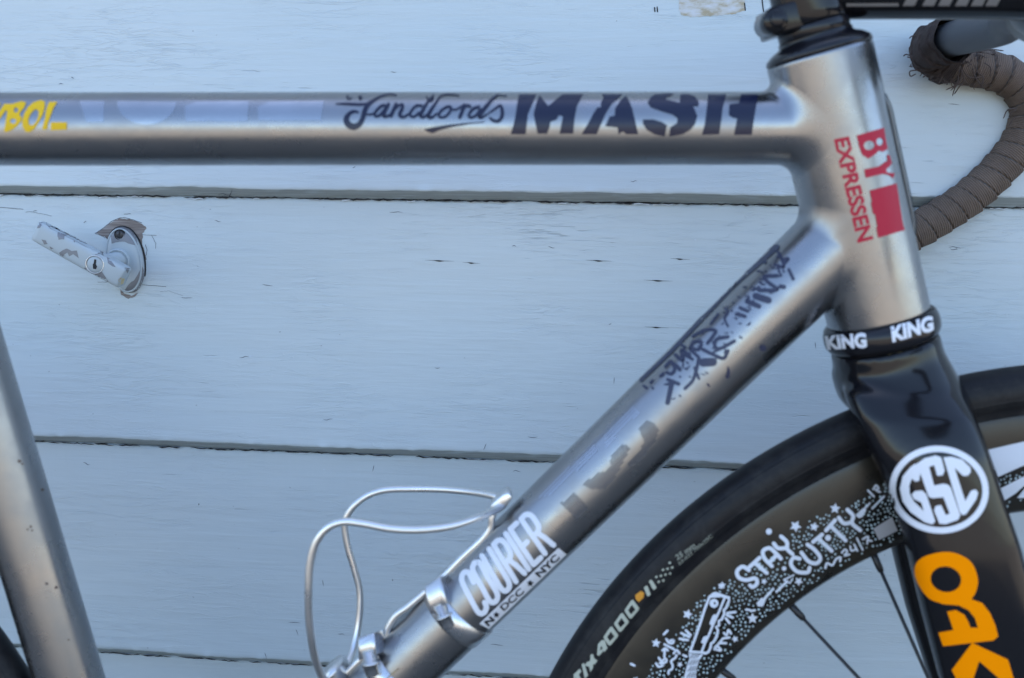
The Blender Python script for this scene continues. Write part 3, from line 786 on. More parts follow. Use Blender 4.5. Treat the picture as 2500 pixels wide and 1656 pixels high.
md = fork.modifiers.new('r', 'REMESH'); md.mode = 'VOXEL'; md.voxel_size = .0014
m2 = fork.modifiers.new('s', 'SMOOTH'); m2.iterations = 34; m2.factor = .5
bpy.context.view_layer.update()
me2 = bpy.data.meshes.new_from_object(fork.evaluated_get(bpy.context.evaluated_depsgraph_get()))
fork.modifiers.clear(); fork.data = me2; fork.data.polygons.foreach_set('use_smooth', [True]*len(me2.polygons))
if not me2.materials: me2.materials.append(M['carbon'])

# --- head badge, seen edge-on along the front of the head tube
fr_d = cx_
bp = [un(x, y) for x, y in V((2044, 246), (2055, 300), (2090, 450), (2108, 535), (2120, 572))]
bvs, bfs = [], []
for i, t in enumerate(np.linspace(.0, 1, 24)):
    s = .029 + t*.076
    for k, a in enumerate(np.linspace(-20, 20, 9)):
        lift = .0016*min(1, min(t, 1-t)*9 + .1)
        dr = fr_d*math.cos(R(a)) + Vector((0, -1, 0))*math.sin(R(a))
        bvs.append(HT0 + hax*s + dr*(rHT + lift))
for i in range(23):
    for k in range(8): bfs.append((i*9+k, i*9+k+1, (i+1)*9+k+1, (i+1)*9+k))
badge = mesh('head_badge', bvs, bfs, mat('grey_badge', (.22, .24, .26), .35, .4), bike)
be = [v + fr_d*.0004 + Vector((0, -.0006, 0)) for i in range(24) for v in bvs[i*9+6:i*9+9]]
mesh('badge_edge', be, [(i*3+k, i*3+k+1, i*3+k+4, i*3+k+3) for i in range(23) for k in range(2)], 'black', badge)
md = badge.modifiers.new('t', 'SOLIDIFY'); md.thickness = .0014

# --- bottle cage
cC = (700, 1150, 3.0987)
def cage_path(pts):
    q = []
    for x, y, yy in pts: q.append(un(*Z(*cC, [(x, y)])[0], yy))
    return q
near = cage_path([(1650, 235, -.002), (1600, 285, -.007), (1420, 362, -.022), (1230, 420, -.031), (1000, 445, -.036), (780, 435, -.037), (580, 398, -.037), (430, 385, -.036), (310, 430, -.036), (220, 545, -.036), (175, 720, -.036), (165, 900, -.036), (166, 1080, -.035), (185, 1260, -.033), (215, 1420, -.028), (262, 1545, -.020), (330, 1640, -.010), (420, 1700, 0)])
far = cage_path([(1640, 215, .002), (1560, 188, .007), (1380, 158, .020), (1180, 140, .030), (960, 136, .036), (760, 142, .037), (620, 182, .037), (510, 262, .036), (448, 360, .036), (440, 450, .036), (466, 590, .036), (510, 740, .036), (548, 880, .036), (556, 1010, .035), (540, 1180, .033), (510, 1330, .028), (470, 1440, .020), (430, 1560, .010), (420, 1690, .002)])
base = cage_path([(1640, 225, -.002), (1575, 290, -.003), (1552, 350, -.004), (1542, 430, -.004), (1480, 515, -.004), (1330, 655, -.004), (1190, 795, -.004), (1040, 925, -.004), (920, 1025, -.004), (830, 1090, -.004), (770, 1180, -.004), (750, 1245, -.004), (690, 1300, -.004), (560, 1425, -.004), (440, 1540, -.004), (330, 1640, -.004)])
base2 = [Vector((p.x, -p.y + .004, p.z)) for p in base]
rw = .0022
cage = mesh('bottle_cage', *join(*[sweep(catmull(p, 8), r, 16)[:2] for p, r in ((near, rw), (far, rw), (base, .0021))]), 'wire', bike)
tb0 = un(*Z(*cC, [(1625, 215)])[0])
tdir = (un(*Z(*cC, [(1690, 155)])[0]) - un(*Z(*cC, [(1560, 265)])[0])).normalized(); tn = Vector((-tdir.z, 0, tdir.x))
mesh('cage_tab', *loft([(tb0 + Vector((0, -.006, 0)), tdir*.0062, tn*.0024), (tb0 + Vector((0, -.0055, 0)), tdir*.0070, tn*.0030), (tb0 + Vector((0, .0055, 0)), tdir*.0070, tn*.0030), (tb0 + Vector((0, .006, 0)), tdir*.0062, tn*.0024)], 28, 3.2), 'wire', cage)
mesh('cage_foot', *loft([(p + Vector((0, -.004, 0)) if i == 0 else p, tdir*.0095, Vector((0, .012, 0))) for i, p in enumerate([un(*Z(*cC, [(330, 1480)])[0]), un(*Z(*cC, [(350, 1500)])[0]), un(*Z(*cC, [(400, 1590)])[0])])], 28, 2.2), 'wire', cage)
# hose clamps round the down tube
perp = Vector((-dax.z, 0, dax.x)); perp = perp if perp.z > 0 else -perp       # towards the upper side of the tube
def tube_pt(x, y):
    p = un(x, y); s = (p - DT1).dot(dax); return s
def clamp_at(sx, q0, scr0, scr1):
    s = tube_pt(*Z(*cC, [sx])[0]); c = DT1 + dax*s
    rr = rD1 + (rD0*.985 - rD1)*(s/(BB-DT1).length)
    band = mesh('hose_clamp', *lathe(c, dax, [(rr + .0002, -.0062), (rr + .0010, -.0060), (rr + .0011, 0), (rr + .0010, .0060), (rr + .0002, .0062)], 72), 'steel', bike)
    hp = [un(*Z(*cC, [p])[0], -.014) for p in q0]
    hc = sum(hp, Vector())/4
    e1_ = ((hp[1]-hp[0]) + (hp[2]-hp[3]))/4; e2_ = ((hp[3]-hp[0]) + (hp[2]-hp[1]))/4
    nn = e1_.cross(e2_).normalized(); nn = nn if nn.y < 0 else -nn
    nn = (nn + perp*.45).normalized()
    e2_ = e2_ - nn*e2_.dot(nn); e1_ = e1_ - nn*e1_.dot(nn)
    mesh('clamp_housing', *loft([(hc - e2_ - nn*.002, e1_*.96, nn*.0062), (hc - e2_*.94 - nn*.002, e1_, nn*.0070), (hc + e2_*.94 - nn*.002, e1_, nn*.0070), (hc + e2_ - nn*.002, e1_*.96, nn*.0062)], 48, 8), 'steel', band)
    p0, p1 = un(*Z(*cC, [scr0])[0], -.0185), un(*Z(*cC, [scr1])[0], -.0205)
    d = (p1-p0); 
    mesh('clamp_screw', *sweep([p0 - d*.3, p0 + d*.28, p0 + d*.30, p0 + d*.40, p0 + d*.42, p0 + d*.92, p1], [.0040, .0040, .0056, .0056, .0044, .0043, .0034], 6*4), 'steel', band)
    return band
cl1 = clamp_at((1290, 1050), [(1037, 885), (1172, 790), (1255, 995), (1115, 1072)], (1170, 1050), (1232, 1182))
cl2 = clamp_at((735, 1440), [(540, 1258), (682, 1218), (718, 1372), (570, 1425)], (630, 1400), (655, 1545))
tan_px = Z(*cC, [(745, 1575), (812, 1520)])
mesh('tan_block', *box((un(*tan_px[0], -.020) + un(*tan_px[1], -.020))/2, (un(*tan_px[1], -.020) - un(*tan_px[0], -.020))*.62, Vector((0, .0022, 0)), Vector((.0018, 0, .0018)), .3), 'tan', bike)  # small tan block beside the lower hose clamp

# ================================================================== PRINT
tt_t = bvh_obj(top_tube); dt_t = bvh_obj(down_tube); ht_t = bvh_obj(head_tube); fk_t = bvh_obj(fork); ring_t = bvh_obj(ring)
rim_t = bvh(*rm); tyre_t = bvh(*ty)
st_t = bvh_obj(seat_tube); q_ = random.Random(5)
for x, y, r_ in ((85, 620, 9), (98, 632, 6), (135, 905, 7), (140, 922, 6), (205, 1155, 8), (246, 1172, 8), (185, 745, 9), (120, 918, 5), (300, 1400, 6)):
    decal('scuff', [poly(Z(0, 780, 1.79, ragged(ell(x, y, r_, r_*.8, 0, 6), 2, 2, x)))], st_t, mat('rusty_scuff', (.16, .12, .10), .6, .5), seat_tube, .00012, 0)
# --- top tube
cM = (1230, 210, 3.6415)
mash = [[(135, 77), (290, 77), (215, 250), (195, 430), (60, 430), (85, 350), (105, 260), (115, 180)],
 [(318, 85), (395, 180), (520, 80), (545, 77), (705, 77), (650, 180), (630, 290), (618, 425), (495, 425), (525, 270), (490, 260), (470, 300), (415, 320), (410, 360), (385, 425), (300, 425), (280, 330), (265, 250), (290, 150)],
 [(870, 77), (1055, 77), (960, 160), (910, 240), (870, 330), (825, 430), (690, 430), (740, 350), (800, 240), (830, 195), (865, 190), (862, 150), (890, 100)],
 [(1085, 90), (1115, 140), (1140, 200), (1165, 300), (1195, 430), (1090, 430), (1060, 405), (1020, 430), (1010, 370), (900, 360), (940, 275), (985, 265), (990, 200), (1040, 130)],
 [(1300, 110), (1340, 80), (1450, 70), (1520, 75), (1450, 100), (1440, 125), (1530, 145), (1560, 155), (1570, 80), (1640, 75), (1700, 100), (1735, 150), (1730, 180), (1680, 180), (1700, 220), (1720, 270), (1700, 340), (1660, 390), (1590, 430), (1470, 450), (1480, 370), (1540, 330), (1545, 290), (1500, 255), (1420, 230), (1380, 215), (1310, 190), (1280, 150)],
 [(1235, 300), (1330, 300), (1400, 320), (1450, 350), (1430, 450), (1340, 430), (1270, 390), (1240, 340)],
 [(1815, 77), (1980, 77), (1945, 200), (1935, 300), (1915, 430), (1760, 435), (1785, 350), (1800, 240), (1810, 150)],
 [(2110, 77), (2262, 77), (2240, 200), (2220, 320), (2205, 435), (2045, 435), (2075, 290), (2040, 285), (2000, 260), (2005, 165), (2090, 155)]]
decal('block_lettering', [poly(Z(*cM, p)) for p in mash], tt_t, 'navy', top_tube)
cL = (800, 210, 5.1457)
script = [([(860, 120), (780, 105), (680, 130), (580, 185), (505, 240), (465, 320), (440, 410), (395, 485), (325, 515), (255, 480), (235, 410), (280, 345), (340, 322), (385, 335)], [22, 30, 28, 42, 60, 62, 62, 72, 84, 82, 70, 50, 40, 22]),
 ([(105, 228), (250, 228), (400, 235), (500, 225)], [12, 34, 36, 26]),
 ([(470, 360), (540, 360), (590, 345)], [20, 26, 28]),
 ([(745, 250), (680, 252), (615, 310), (590, 360), (610, 385), (660, 365), (725, 290)], 36), ([(765, 232), (715, 330), (705, 378), (745, 385), (810, 345)], [40, 48, 44, 36, 26]),
 ([(860, 235), (830, 300), (795, 380)], 46), ([(830, 310), (900, 245), (940, 240), (935, 290), (905, 360), (930, 392), (975, 385), (1050, 330)], [24, 32, 40, 46, 48, 44, 38, 24]),
 ([(1180, 250), (1110, 255), (1050, 320), (1040, 375), (1085, 390), (1150, 340)], 36), ([(1330, 120), (1260, 200), (1195, 310), (1165, 375), (1210, 392), (1270, 340)], [20, 32, 46, 46, 38, 24]),
 ([(1430, 120), (1370, 200), (1290, 320), (1265, 385), (1310, 398), (1370, 350)], [20, 30, 46, 46, 40, 24]), ([(1240, 140), (1290, 200), (1330, 160)], 18), ([(1420, 130), (1520, 110), (1650, 125)], [16, 22, 14]),
 ([(1500, 265), (1430, 310), (1395, 370), (1425, 398), (1490, 380), (1545, 310), (1540, 265), (1500, 265)], 36), ([(1540, 290), (1610, 300), (1690, 255)], 26),
 ([(1715, 245), (1690, 320), (1660, 395)], 46), ([(1690, 300), (1750, 250), (1790, 262)], [26, 40, 36]),
 ([(1900, 265), (1830, 290), (1775, 360), (1795, 398), (1860, 375), (1920, 300)], 36), ([(2130, 120), (2050, 190), (1960, 300), (1905, 375), (1930, 400), (2000, 360)], [26, 38, 50, 48, 38, 22]), ([(2130, 118), (2250, 130)], [20, 10]),
 ([(2000, 360), (2090, 300), (2165, 250), (2190, 300), (2190, 380), (2150, 440), (2090, 440), (2040, 405)], [18, 26, 34, 46, 50, 48, 46, 30]),
 ([(260, 130), (240, 150), (270, 170), (300, 155)], 16), ([(420, 130), (390, 145), (430, 160), (400, 175)], 16)]
lpc = [stroke(Z(*cL, p), [x/5.1457 for x in w_] if hasattr(w_, '__len__') else w_/5.1457) for p, w_ in script]
lpc.append(poly(Z(*cL, [(1205, 545), (1350, 515), (1500, 490), (1800, 460), (1950, 452), (1980, 440), (1960, 462), (1800, 478), (1550, 520), (1400, 560), (1320, 595), (1260, 580)])))
decal('script_lettering', lpc, tt_t, 'navy', top_tube)
cY = (0, 220, 10.759)
decal('yellow_lettering', [poly(Z(*cY, [(120, 370), (330, 370), (560, 300), (690, 330), (650, 450), (530, 600), (520, 670), (580, 720), (560, 820), (450, 950), (300, 1060), (170, 1110), (110, 1080), (140, 900), (190, 600), (170, 520), (0, 760), (-160, 980), (-240, 960), (-60, 640)]), Z(*cY, ell(425, 530, 55, 65, 0, 20)), Z(*cY, ell(350, 820, 80, 62, 0, 20))),
 poly(Z(*cY, [(1080, 270), (1180, 310), (1190, 420), (1130, 650), (1020, 850), (900, 1030), (780, 1110), (680, 1100), (600, 980), (580, 820), (640, 620), (740, 450), (880, 330)]), Z(*cY, [(970, 510), (1020, 580), (1010, 700), (960, 830), (880, 920), (790, 930), (750, 850), (760, 740), (820, 620), (900, 530)])),
 poly(Z(*cY, [(1300, 320), (1510, 320), (1400, 500), (1320, 720), (1260, 900), (1240, 1030), (1130, 1050), (1120, 980), (1180, 780), (1210, 560), (1250, 420)])),
 poly(Z(*cY, [(1340, 850), (1760, 850), (1760, 1040), (1340, 1060)])),
 poly(Z(*cY, [(-420, 330), (-330, 330), (-230, 560), (-160, 560), (-60, 360), (30, 360), (-190, 700), (-260, 1080), (-360, 1080), (-300, 680)]))], tt_t, 'yellow', top_tube)
cG = (0, 180, 2.959)
decal('clear_lettering', [poly(Z(*cG, [(575, 200), (755, 200), (750, 350), (625, 352)])), poly(Z(*cG, [(845, 200)] + [(1060 + 215*math.cos(t), 205 + 165*math.sin(t)) for t in np.linspace(math.pi, 0, 16)])), poly(Z(*cG, [(1335, 235), (1420, 205), (1800, 200), (1790, 345), (1340, 345)])), poly(Z(*cG, [(1860, 245), (1940, 205), (2340, 200), (2320, 340), (1870, 340)]))], tt_t, 'alu2', top_tube, .00012)
# --- head tube
cB = (2010, 290, 4.75)
decal('red_lettering', [quadmap(text2d('EXPRESSEN', .035), *Z(*cB, [(120, 240), (395, 1445), (300, 205), (582, 1395)]))], ht_t, 'red', head_tube)
decal('red_block_sticker', [poly(Z(*cB, [(385, 195), (700, 105), (722, 240), (745, 350), (690, 385), (640, 372), (605, 410), (520, 465), (450, 420), (415, 330)]), Z(*cB, ell(530, 310, 62, 54, -10, 24)), Z(*cB, ell(652, 268, 40, 44, 0, 20))),
 poly(Z(*cB, [(735, 420), (765, 425), (792, 520), (762, 545), (742, 490)])), poly(Z(*cB, [(470, 590), (640, 555), (735, 490), (775, 545), (725, 590), (735, 625), (825, 635), (805, 695), (770, 662), (700, 642), (600, 660), (490, 690)])),
 poly(Z(*cB, [(535, 835), (845, 750), (868, 895), (893, 1062), (918, 1218), (942, 1292), (635, 1382), (612, 1263), (624, 1258), (600, 1112), (575, 1105), (549, 972), (562, 966)]))], ht_t, 'red', head_tube)
cK = (1980, 760, 6.9618)
kg = text2d('KING', .05)
decal('ring_lettering', [quadmap(kg, *Z(*cK, [(1385, 535), (2085, 335), (1352, 268), (2062, 70)])), quadmap(kg, *Z(*cK, [(290, 655), (955, 622), (235, 425), (935, 365)]))], ring_t, 'white', ring)
# --- down tube
cR = (1080, 1220, 4.6118)
BL, BR, TL, TR = (405, 1352), (1262, 520), (165, 880), (975, 120)
glyph = {'C': [[(.95, .68), (.95, .92), (.6, 1), (.15, .9), (.1, .5), (.15, .1), (.55, 0), (.92, .06), (.96, .16)]], 'O': [[(.5, 1), (.1, .9), (.1, .5), (.12, .1), (.5, 0), (.9, .1), (.9, .5), (.9, .9), (.5, 1)]],
 'U': [[(.1, 1), (.1, .5), (.14, .1), (.5, 0), (.88, .1), (.9, .5), (.9, 1)]], 'R': [[(.12, 0), (.12, .5), (.12, 1)], [(.12, 1), (.6, 1), (.92, .88), (.9, .6), (.6, .5), (.2, .5)], [(.5, .5), (.75, .3), (.98, 0)]],
 'I': [[(.5, 0), (.5, .5), (.5, 1)]], 'E': [[(.12, 0), (.12, .5), (.12, 1)], [(.12, 1), (.9, 1)], [(.12, .5), (.75, .5)], [(.12, 0), (.95, 0)]]}
cour = []; x0 = 0.0
wid = {'C': .155, 'O': .155, 'U': .155, 'R': .165, 'I': .065, 'E': .145}
for ch in 'COURIER':
    wd = wid[ch]
    for p in glyph[ch]:
        px = []
        for gx, gy in p:
            u = x0 + (.1 + gx*.8)*wd; gy = .03 + gy*.94
            px.append(tuple((BL[i]*(1-u)+BR[i]*u)*(1-gy) + (TL[i]*(1-u)+TR[i]*u)*gy for i in (0, 1)))
        cour.append(stroke(Z(*cR, px), 62/4.6118, smooth=ch in 'COUR' and len(p) > 3, cap=4))
    x0 += wd + .002
decal('white_lettering', cour, dt_t, 'white', down_tube)
strip = decal('white_strip_sticker', [poly(Z(*cR, [(415, 1395), (1305, 540), (1395, 615), (520, 1455)]))], dt_t, 'white', down_tube)
strip_l = [quadmap(text2d('NYC', .03), *Z(*cR, [(1095, 875), (1325, 655), (1035, 825), (1265, 605)])), quadmap(text2d('DCC', .02), *Z(*cR, [(690, 1250), (925, 1035), (640, 1200), (870, 985)])), quadmap(text2d('N', .04), *Z(*cR, [(515, 1425), (590, 1350), (465, 1370), (535, 1305)]))]
strip_l += [zp(*cR, star(605, 1290, 44)), zp(*cR, star(985, 935, 48))]
decal('strip_lettering', strip_l, dt_t, 'black', strip, .0005)
cS = (1200, 980, 4.734)
def inside(x, y, pg):
    c = False; j = len(pg)-1
    for i in range(len(pg)):
        if (pg[i][1] > y) != (pg[j][1] > y) and x < (pg[j][0]-pg[i][0])*(y-pg[i][1])/(pg[j][1]-pg[i][1]) + pg[i][0]: c = not c
        j = i
    return c
def stripes(pg, gap, wd, ang=45.6, skip=0):
    ca, sa = math.cos(R(ang)), -math.sin(R(ang)); out = []
    mx = sum(p[0] for p in pg)/len(pg); my = sum(p[1] for p in pg)/len(pg)
    for k in range(-60, 61):
        ox, oy = mx - sa*gap*k, my + ca*gap*k; run = []
        for t in range(-1200, 1201, 8):
            x, y = ox + ca*t, oy + sa*t
            if inside(x, y, pg): run.append((x, y))
            elif run:
                if len(run) > 3: out.append(stroke(Z(*cS, [run[0], run[len(run)//2], run[-1]]), wd/4.734, False, cap=2))
                run = []
    return out
S1 = [(950, 1050), (1125, 1230), (990, 1368), (800, 1180)]
S2 = [(1040, 960), (1250, 820), (1330, 810), (1380, 760), (1370, 680), (1400, 600), (1545, 485), (1605, 545), (1520, 700), (1465, 815), (1400, 915), (1300, 1010), (1150, 1020)]
S3 = [(1735, 395), (1690, 300), (1800, 225), (1880, 250), (1935, 330), (1905, 430), (1770, 620), (1600, 775), (1575, 725), (1690, 590), (1770, 480)]
decal('striped_lettering', stripes(S1, 27, 17) + stripes(S2, 27, 17) + stripes(S3, 27, 17), dt_t, 'greyink', down_tube, .0002, 0)
F1 = [(540, 1120), (1180, 480), (1230, 560), (1120, 700), (860, 900), (700, 1080)]; F2 = [(1310, 390), (1640, 60), (1740, 150), (1560, 240), (1480, 350), (1320, 560)]; F3 = [(960, 980), (880, 900), (1120, 800), (1000, 960)]
decal('striped_lettering', stripes(F1, 30, 11) + stripes(F2, 30, 11), dt_t, 'paleink', down_tube, .0002, 0)
cW = (1560, 590, 3.8238)
scr = [([(270, 1290), (370, 1330)], 26), ([(310, 1310), (290, 1400), (268, 1505)], 34), ([(560, 1090), (535, 1200), (500, 1300), (430, 1372)], 24), ([(250, 1170), (300, 1120), (335, 1185), (305, 1235), (262, 1225)], 24), ([(300, 1130), (360, 1170), (380, 1195)], 28),
 ([(340, 1060), (410, 1110), (400, 1015), (470, 1070)], 26), ([(480, 1000), (515, 935), (580, 950), (555, 1010), (480, 1000), (560, 1085)], 24), ([(505, 885), (620, 828), (715, 832), (690, 885), (640, 950)], 24), ([(830, 890), (725, 915), (710, 980), (760, 1000), (890, 930)], 26),
 ([(600, 1010), (700, 1060), (790, 1090), (830, 1020)], 26), ([(600, 1130), (690, 1125)], 60), ([(520, 1180), (560, 1280)], 20), ([(920, 675), (990, 700)], 26), ([(945, 620), (1015, 650)], 24), ([(1010, 560), (1120, 605)], 34), ([(1090, 510), (1210, 550)], 46),
 ([(1120, 455), (1290, 450), (1210, 385), (1170, 330), (1290, 320)], 26), ([(1320, 420), (1355, 425)], 30), ([(1230, 470), (1290, 440)], 30), ([(1270, 215), (1350, 235), (1320, 130), (1290, 90)], 22), ([(1340, 170), (1395, 160), (1350, 215)], 20), ([(1400, 265), (1440, 350)], 24), ([(1300, 230), (1310, 290)], 16),
 ([(800, 620), (830, 660), (800, 720), (830, 790)], 16), ([(670, 770), (740, 680)], 18), ([(45, 1350), (75, 1370)], 20), ([(110, 1320), (130, 1300)], 20), ([(390, 960), (430, 990)], 22), ([(200, 1260), (230, 1230)], 18), ([(700, 1030), (770, 1000)], 18), ([(430, 1060), (500, 1100)], 22), ([(940, 890), (960, 900)], 14), ([(640, 1330), (655, 1350)], 14),
 ([(20, 1296), (300, 1030), (620, 690), (900, 400), (1140, 190), (1290, 52)], [30, 30, 36, 34, 36, 44]), ([(1140, 175), (1180, 195)], 26), ([(1215, 50), (1290, 60)], 34),
 ([(1150, 992), (1158, 994)], 44), ([(830, 1170), (835, 1215), (825, 1260)], [12, 26, 34])]
q_ = random.Random(8)
for i in range(70):
    t = q_.random(); w0 = q_.uniform(.0, 1)
    bx_, by_ = 60 + t*1230, 1330 - t*1230
    x, y = bx_ + w0*(250 if t < .62 else 120), by_ + w0*(170 if t < .62 else 120) + 20
    an = q_.uniform(0, 3.14); l = q_.uniform(15, 60)
    scr.append(([(x, y), (x + l*.5*math.cos(an) + 8, y + l*.5*math.sin(an)), (x + l*math.cos(an), y + l*math.sin(an) - 8)], [6, q_.uniform(9, 20), 5]))
decal('marker_scribble', [stroke(Z(*cW, p), [x/3.8238*1.15 for x in w_] if hasattr(w_, '__len__') else w_/3.8238*1.35) for p, w_ in scr], dt_t, 'marker', down_tube)
# --- fork
cO = (1900, 1060, 2.6317)
gsc = [poly(Z(*cO, ell(1033, 357, 318, 281, 8, 64)), Z(*cO, ell(1033, 357, 278, 241, 8, 64)))]
gsc += [poly(Z(*cO, p)) for p in ([(905, 195), (912, 240), (905, 300), (880, 305), (858, 285), (842, 330), (845, 380), (870, 430), (935, 495), (920, 440), (870, 415), (858, 385), (880, 365), (925, 362), (950, 385), (1008, 560), (990, 580), (940, 565), (850, 500), (800, 430), (783, 350), (800, 270), (850, 210), (880, 190)],
 [(890, 190), (940, 155), (1010, 138), (1045, 150), (1068, 235), (1055, 265), (1020, 268), (1000, 200), (968, 210), (1000, 330), (1060, 318), (1090, 325), (1108, 345), (1168, 520), (1155, 550), (1075, 578), (1035, 575), (1000, 490), (1010, 462), (1045, 455), (1075, 520), (1100, 510), (1060, 405), (990, 412), (965, 400)],
 [(1060, 150), (1110, 145), (1180, 165), (1232, 215), (1235, 245), (1215, 268), (1185, 268), (1130, 215), (1200, 430), (1235, 365), (1265, 355), (1282, 375), (1270, 420), (1205, 515), (1180, 520), (1165, 500)])]
decal('round_sticker', gsc, fk_t, 'white', fork)
o_arc = [(p.x, p.y) for p in catmull([Vector((x, y, 0)) for x, y in [(1060, 1092), (970, 1055), (905, 970), (878, 890), (892, 825), (950, 782), (1060, 757), (1155, 770), (1240, 825), (1281, 925), (1270, 1010), (1240, 1060)]], 5)]
oak = [poly(Z(*cO, o_arc + [(1310, 1085), (1360, 1150), (1395, 1230), (1412, 1300), (1380, 1325), (1060, 1362), (1030, 1275), (1125, 1258), (1085, 1140), (1140, 1130), (1195, 1160), (1220, 1205), (1235, 1243), (1282, 1243), (1262, 1180), (1220, 1130), (1160, 1100)]), Z(*cO, ell(1077, 932, 98, 82, 12, 36))),
 poly(Z(*cO, [(1245, 1340), (1475, 1448), (1520, 1600), (1500, 1640), (1290, 1458), (1230, 1640), (1180, 1640), (1115, 1515)]))]
decal('orange_lettering', oak, fk_t, 'orange', fork)
# --- tyre print, set round the sidewall
cX = (1370, 1280, 4.1698)
def on_tyre(name, pieces_px, m):
    return decal(name, [zp(*cX, p) for p in pieces_px], tyre_t, m, tyre, .0002, 14)
def zero(cx, cy):
    o = [(-28, -98), (-8, -108), (58, -18), (55, 2), (-25, 98), (-45, 98), (-98, 20), (-95, 0)]
    i_ = [(-20, -52), (20, 2), (-30, 55), (-62, 8)]
    k = .93
    return poly([(cx + x*k, cy + y*k) for x, y in o], [(cx + x*k, cy + y*k) for x, y in i_])
T_ = [zero(738, 868), zero(632, 1002), zero(524, 1140),
      poly([(415, 1178), (445, 1180), (470, 1262), (440, 1300), (430, 1285), (385, 1338), (365, 1330), (375, 1220)], [(405, 1235), (395, 1285), (425, 1262)]),
      poly([(300, 1325), (325, 1320), (335, 1365), (368, 1385), (345, 1420), (325, 1425), (322, 1465), (295, 1500), (285, 1450), (240, 1435), (265, 1400), (295, 1390)]),
      poly([(210, 1425), (235, 1412), (272, 1535), (240, 1572)]), poly([(128, 1530), (190, 1470), (205, 1500), (180, 1530), (215, 1600), (180, 1640), (150, 1560), (130, 1575)])]
T_ += [poly([(842, 645), (868, 622), (882, 635), (910, 715), (885, 735), (872, 722)]), poly([(893, 582), (915, 562), (932, 580), (972, 645), (945, 668), (928, 655)])]
for i in range(5):
    for j in range(4):
        if (i + j) % 2 == 0: T_.append(poly([(968 + i*34 + j*12 + dx*.9, 535 - i*36 + j*24 + dy*.9) for dx, dy in ((-16, 2), (2, -16), (18, 0), (0, 18))]))
on_tyre('tyre_lettering', T_, 'cream')
on_tyre('tyre_lettering', [poly([(755, 722), (812, 678), (845, 700), (838, 745), (792, 792), (760, 765)])], 'tyreor')
tx = [quadmap(text2d('25 mm', .03), (1180, 372), (1372, 232), (1158, 318), (1345, 182)), quadmap(text2d('23-622 700x25C', .02), (1200, 420), (1545, 128), (1186, 392), (1520, 98))]
on_tyre('tyre_lettering', tx, mat('faint_tyre_print', (.22, .23, .19), .6))
# --- paint-pen drawing on the rim
E5 = (1480, 1400, 6.1263); E6 = (1750, 1160, 4.611)
art = []
def S5(p, wd, sm=True): art.append(stroke(Z(*E5, p), wd/6.1263, sm))
def S6(p, wd, sm=True): art.append(stroke(Z(*E6, p), wd/4.611, sm))
S5([(1255, 1165), (1330, 960), (1400, 760), (1470, 540), (1545, 345), (1610, 300), (1720, 325), (1840, 362), (1830, 420), (1790, 520), (1758, 545), (1765, 600), (1725, 690), (1685, 705), (1685, 780), (1640, 800), (1670, 845), (1650, 945), (1600, 1030), (1568, 1045), (1560, 1100), (1530, 1170), (1490, 1192)], 38, False)
S5([(1250, 1168), (1380, 1180), (1490, 1192)], 40, False); S5([(1770, 365), (1690, 560), (1590, 780), (1520, 950), (1475, 1040), (1425, 1170)], 34, False)
art.append(poly(Z(*E5, [(1545, 335), (1590, 285), (1640, 275), (1850, 350), (1845, 390), (1720, 352), (1560, 365)])))
art.append(poly(Z(*E5, ell(1610, 445, 66, 66)), Z(*E5, ell(1622, 445, 16, 20, 0, 16))))
art.append(poly(Z(*E5, [(1590, 625), (1625, 605), (1665, 625), (1610, 760), (1565, 775), (1538, 745)]))); art.append(poly(Z(*E5, [(1455, 945), (1515, 930), (1505, 1010), (1440, 1050), (1415, 1030)])))
hatch = [(1230, 1195), (1445, 1215), (1395, 1290), (1355, 1400), (1335, 1620), (1145, 1620), (1200, 1400), (1242, 1280)]
art.append(poly(Z(*E5, hatch)))
for p in ([(1190, 850), (1260, 920)], [(1120, 890), (1240, 950)], [(1095, 975), (1220, 995)], [(1810, 590), (1930, 575)], [(1800, 622), (1890, 660)], [(1788, 670), (1840, 740)]): S5(p, 36)
for p in ([(1615, 1135), (1650, 1080), (1715, 1150), (1620, 1130)], [(1640, 1100), (1740, 975)], [(1680, 1040), (1790, 1040)], [(1740, 970), (1840, 955)], [(1760, 890), (1800, 925), (1825, 845), (1865, 900)],
          [(870, 1060), (1010, 1130)], [(900, 980), (935, 1035), (995, 1040), (1005, 995), (955, 1005)], [(840, 1150), (880, 1120), (920, 1150)], [(875, 1150), (868, 1245)], [(785, 1260), (840, 1330), (900, 1315), (885, 1270), (840, 1300)], [(745, 1345), (785, 1395), (860, 1365), (800, 1340)],
          [(1010, 1195), (1050, 1145), (1095, 1195)], [(1050, 1220), (1030, 1262), (970, 1310), (990, 1370), (982, 1425), (935, 1455), (930, 1500)], [(860, 910), (915, 855)], [(1150, 1220), (1200, 1240)], [(370, 1350), (420, 1375)], [(2090, 540), (2140, 545)], [(2160, 560), (2220, 550)]): S5(p, 34)
for x, y, r, q in ((1215, 610, 92, .3), (745, 1040, 84, .1), (1100, 1360, 55, .5), (2185, 670, 100, 0), (1715, 190, 62, .2), (1925, 980, 66, .9), (440, 1590, 60, .4)): art.append(zp(*E5, star(x, y, r, 5, q)))
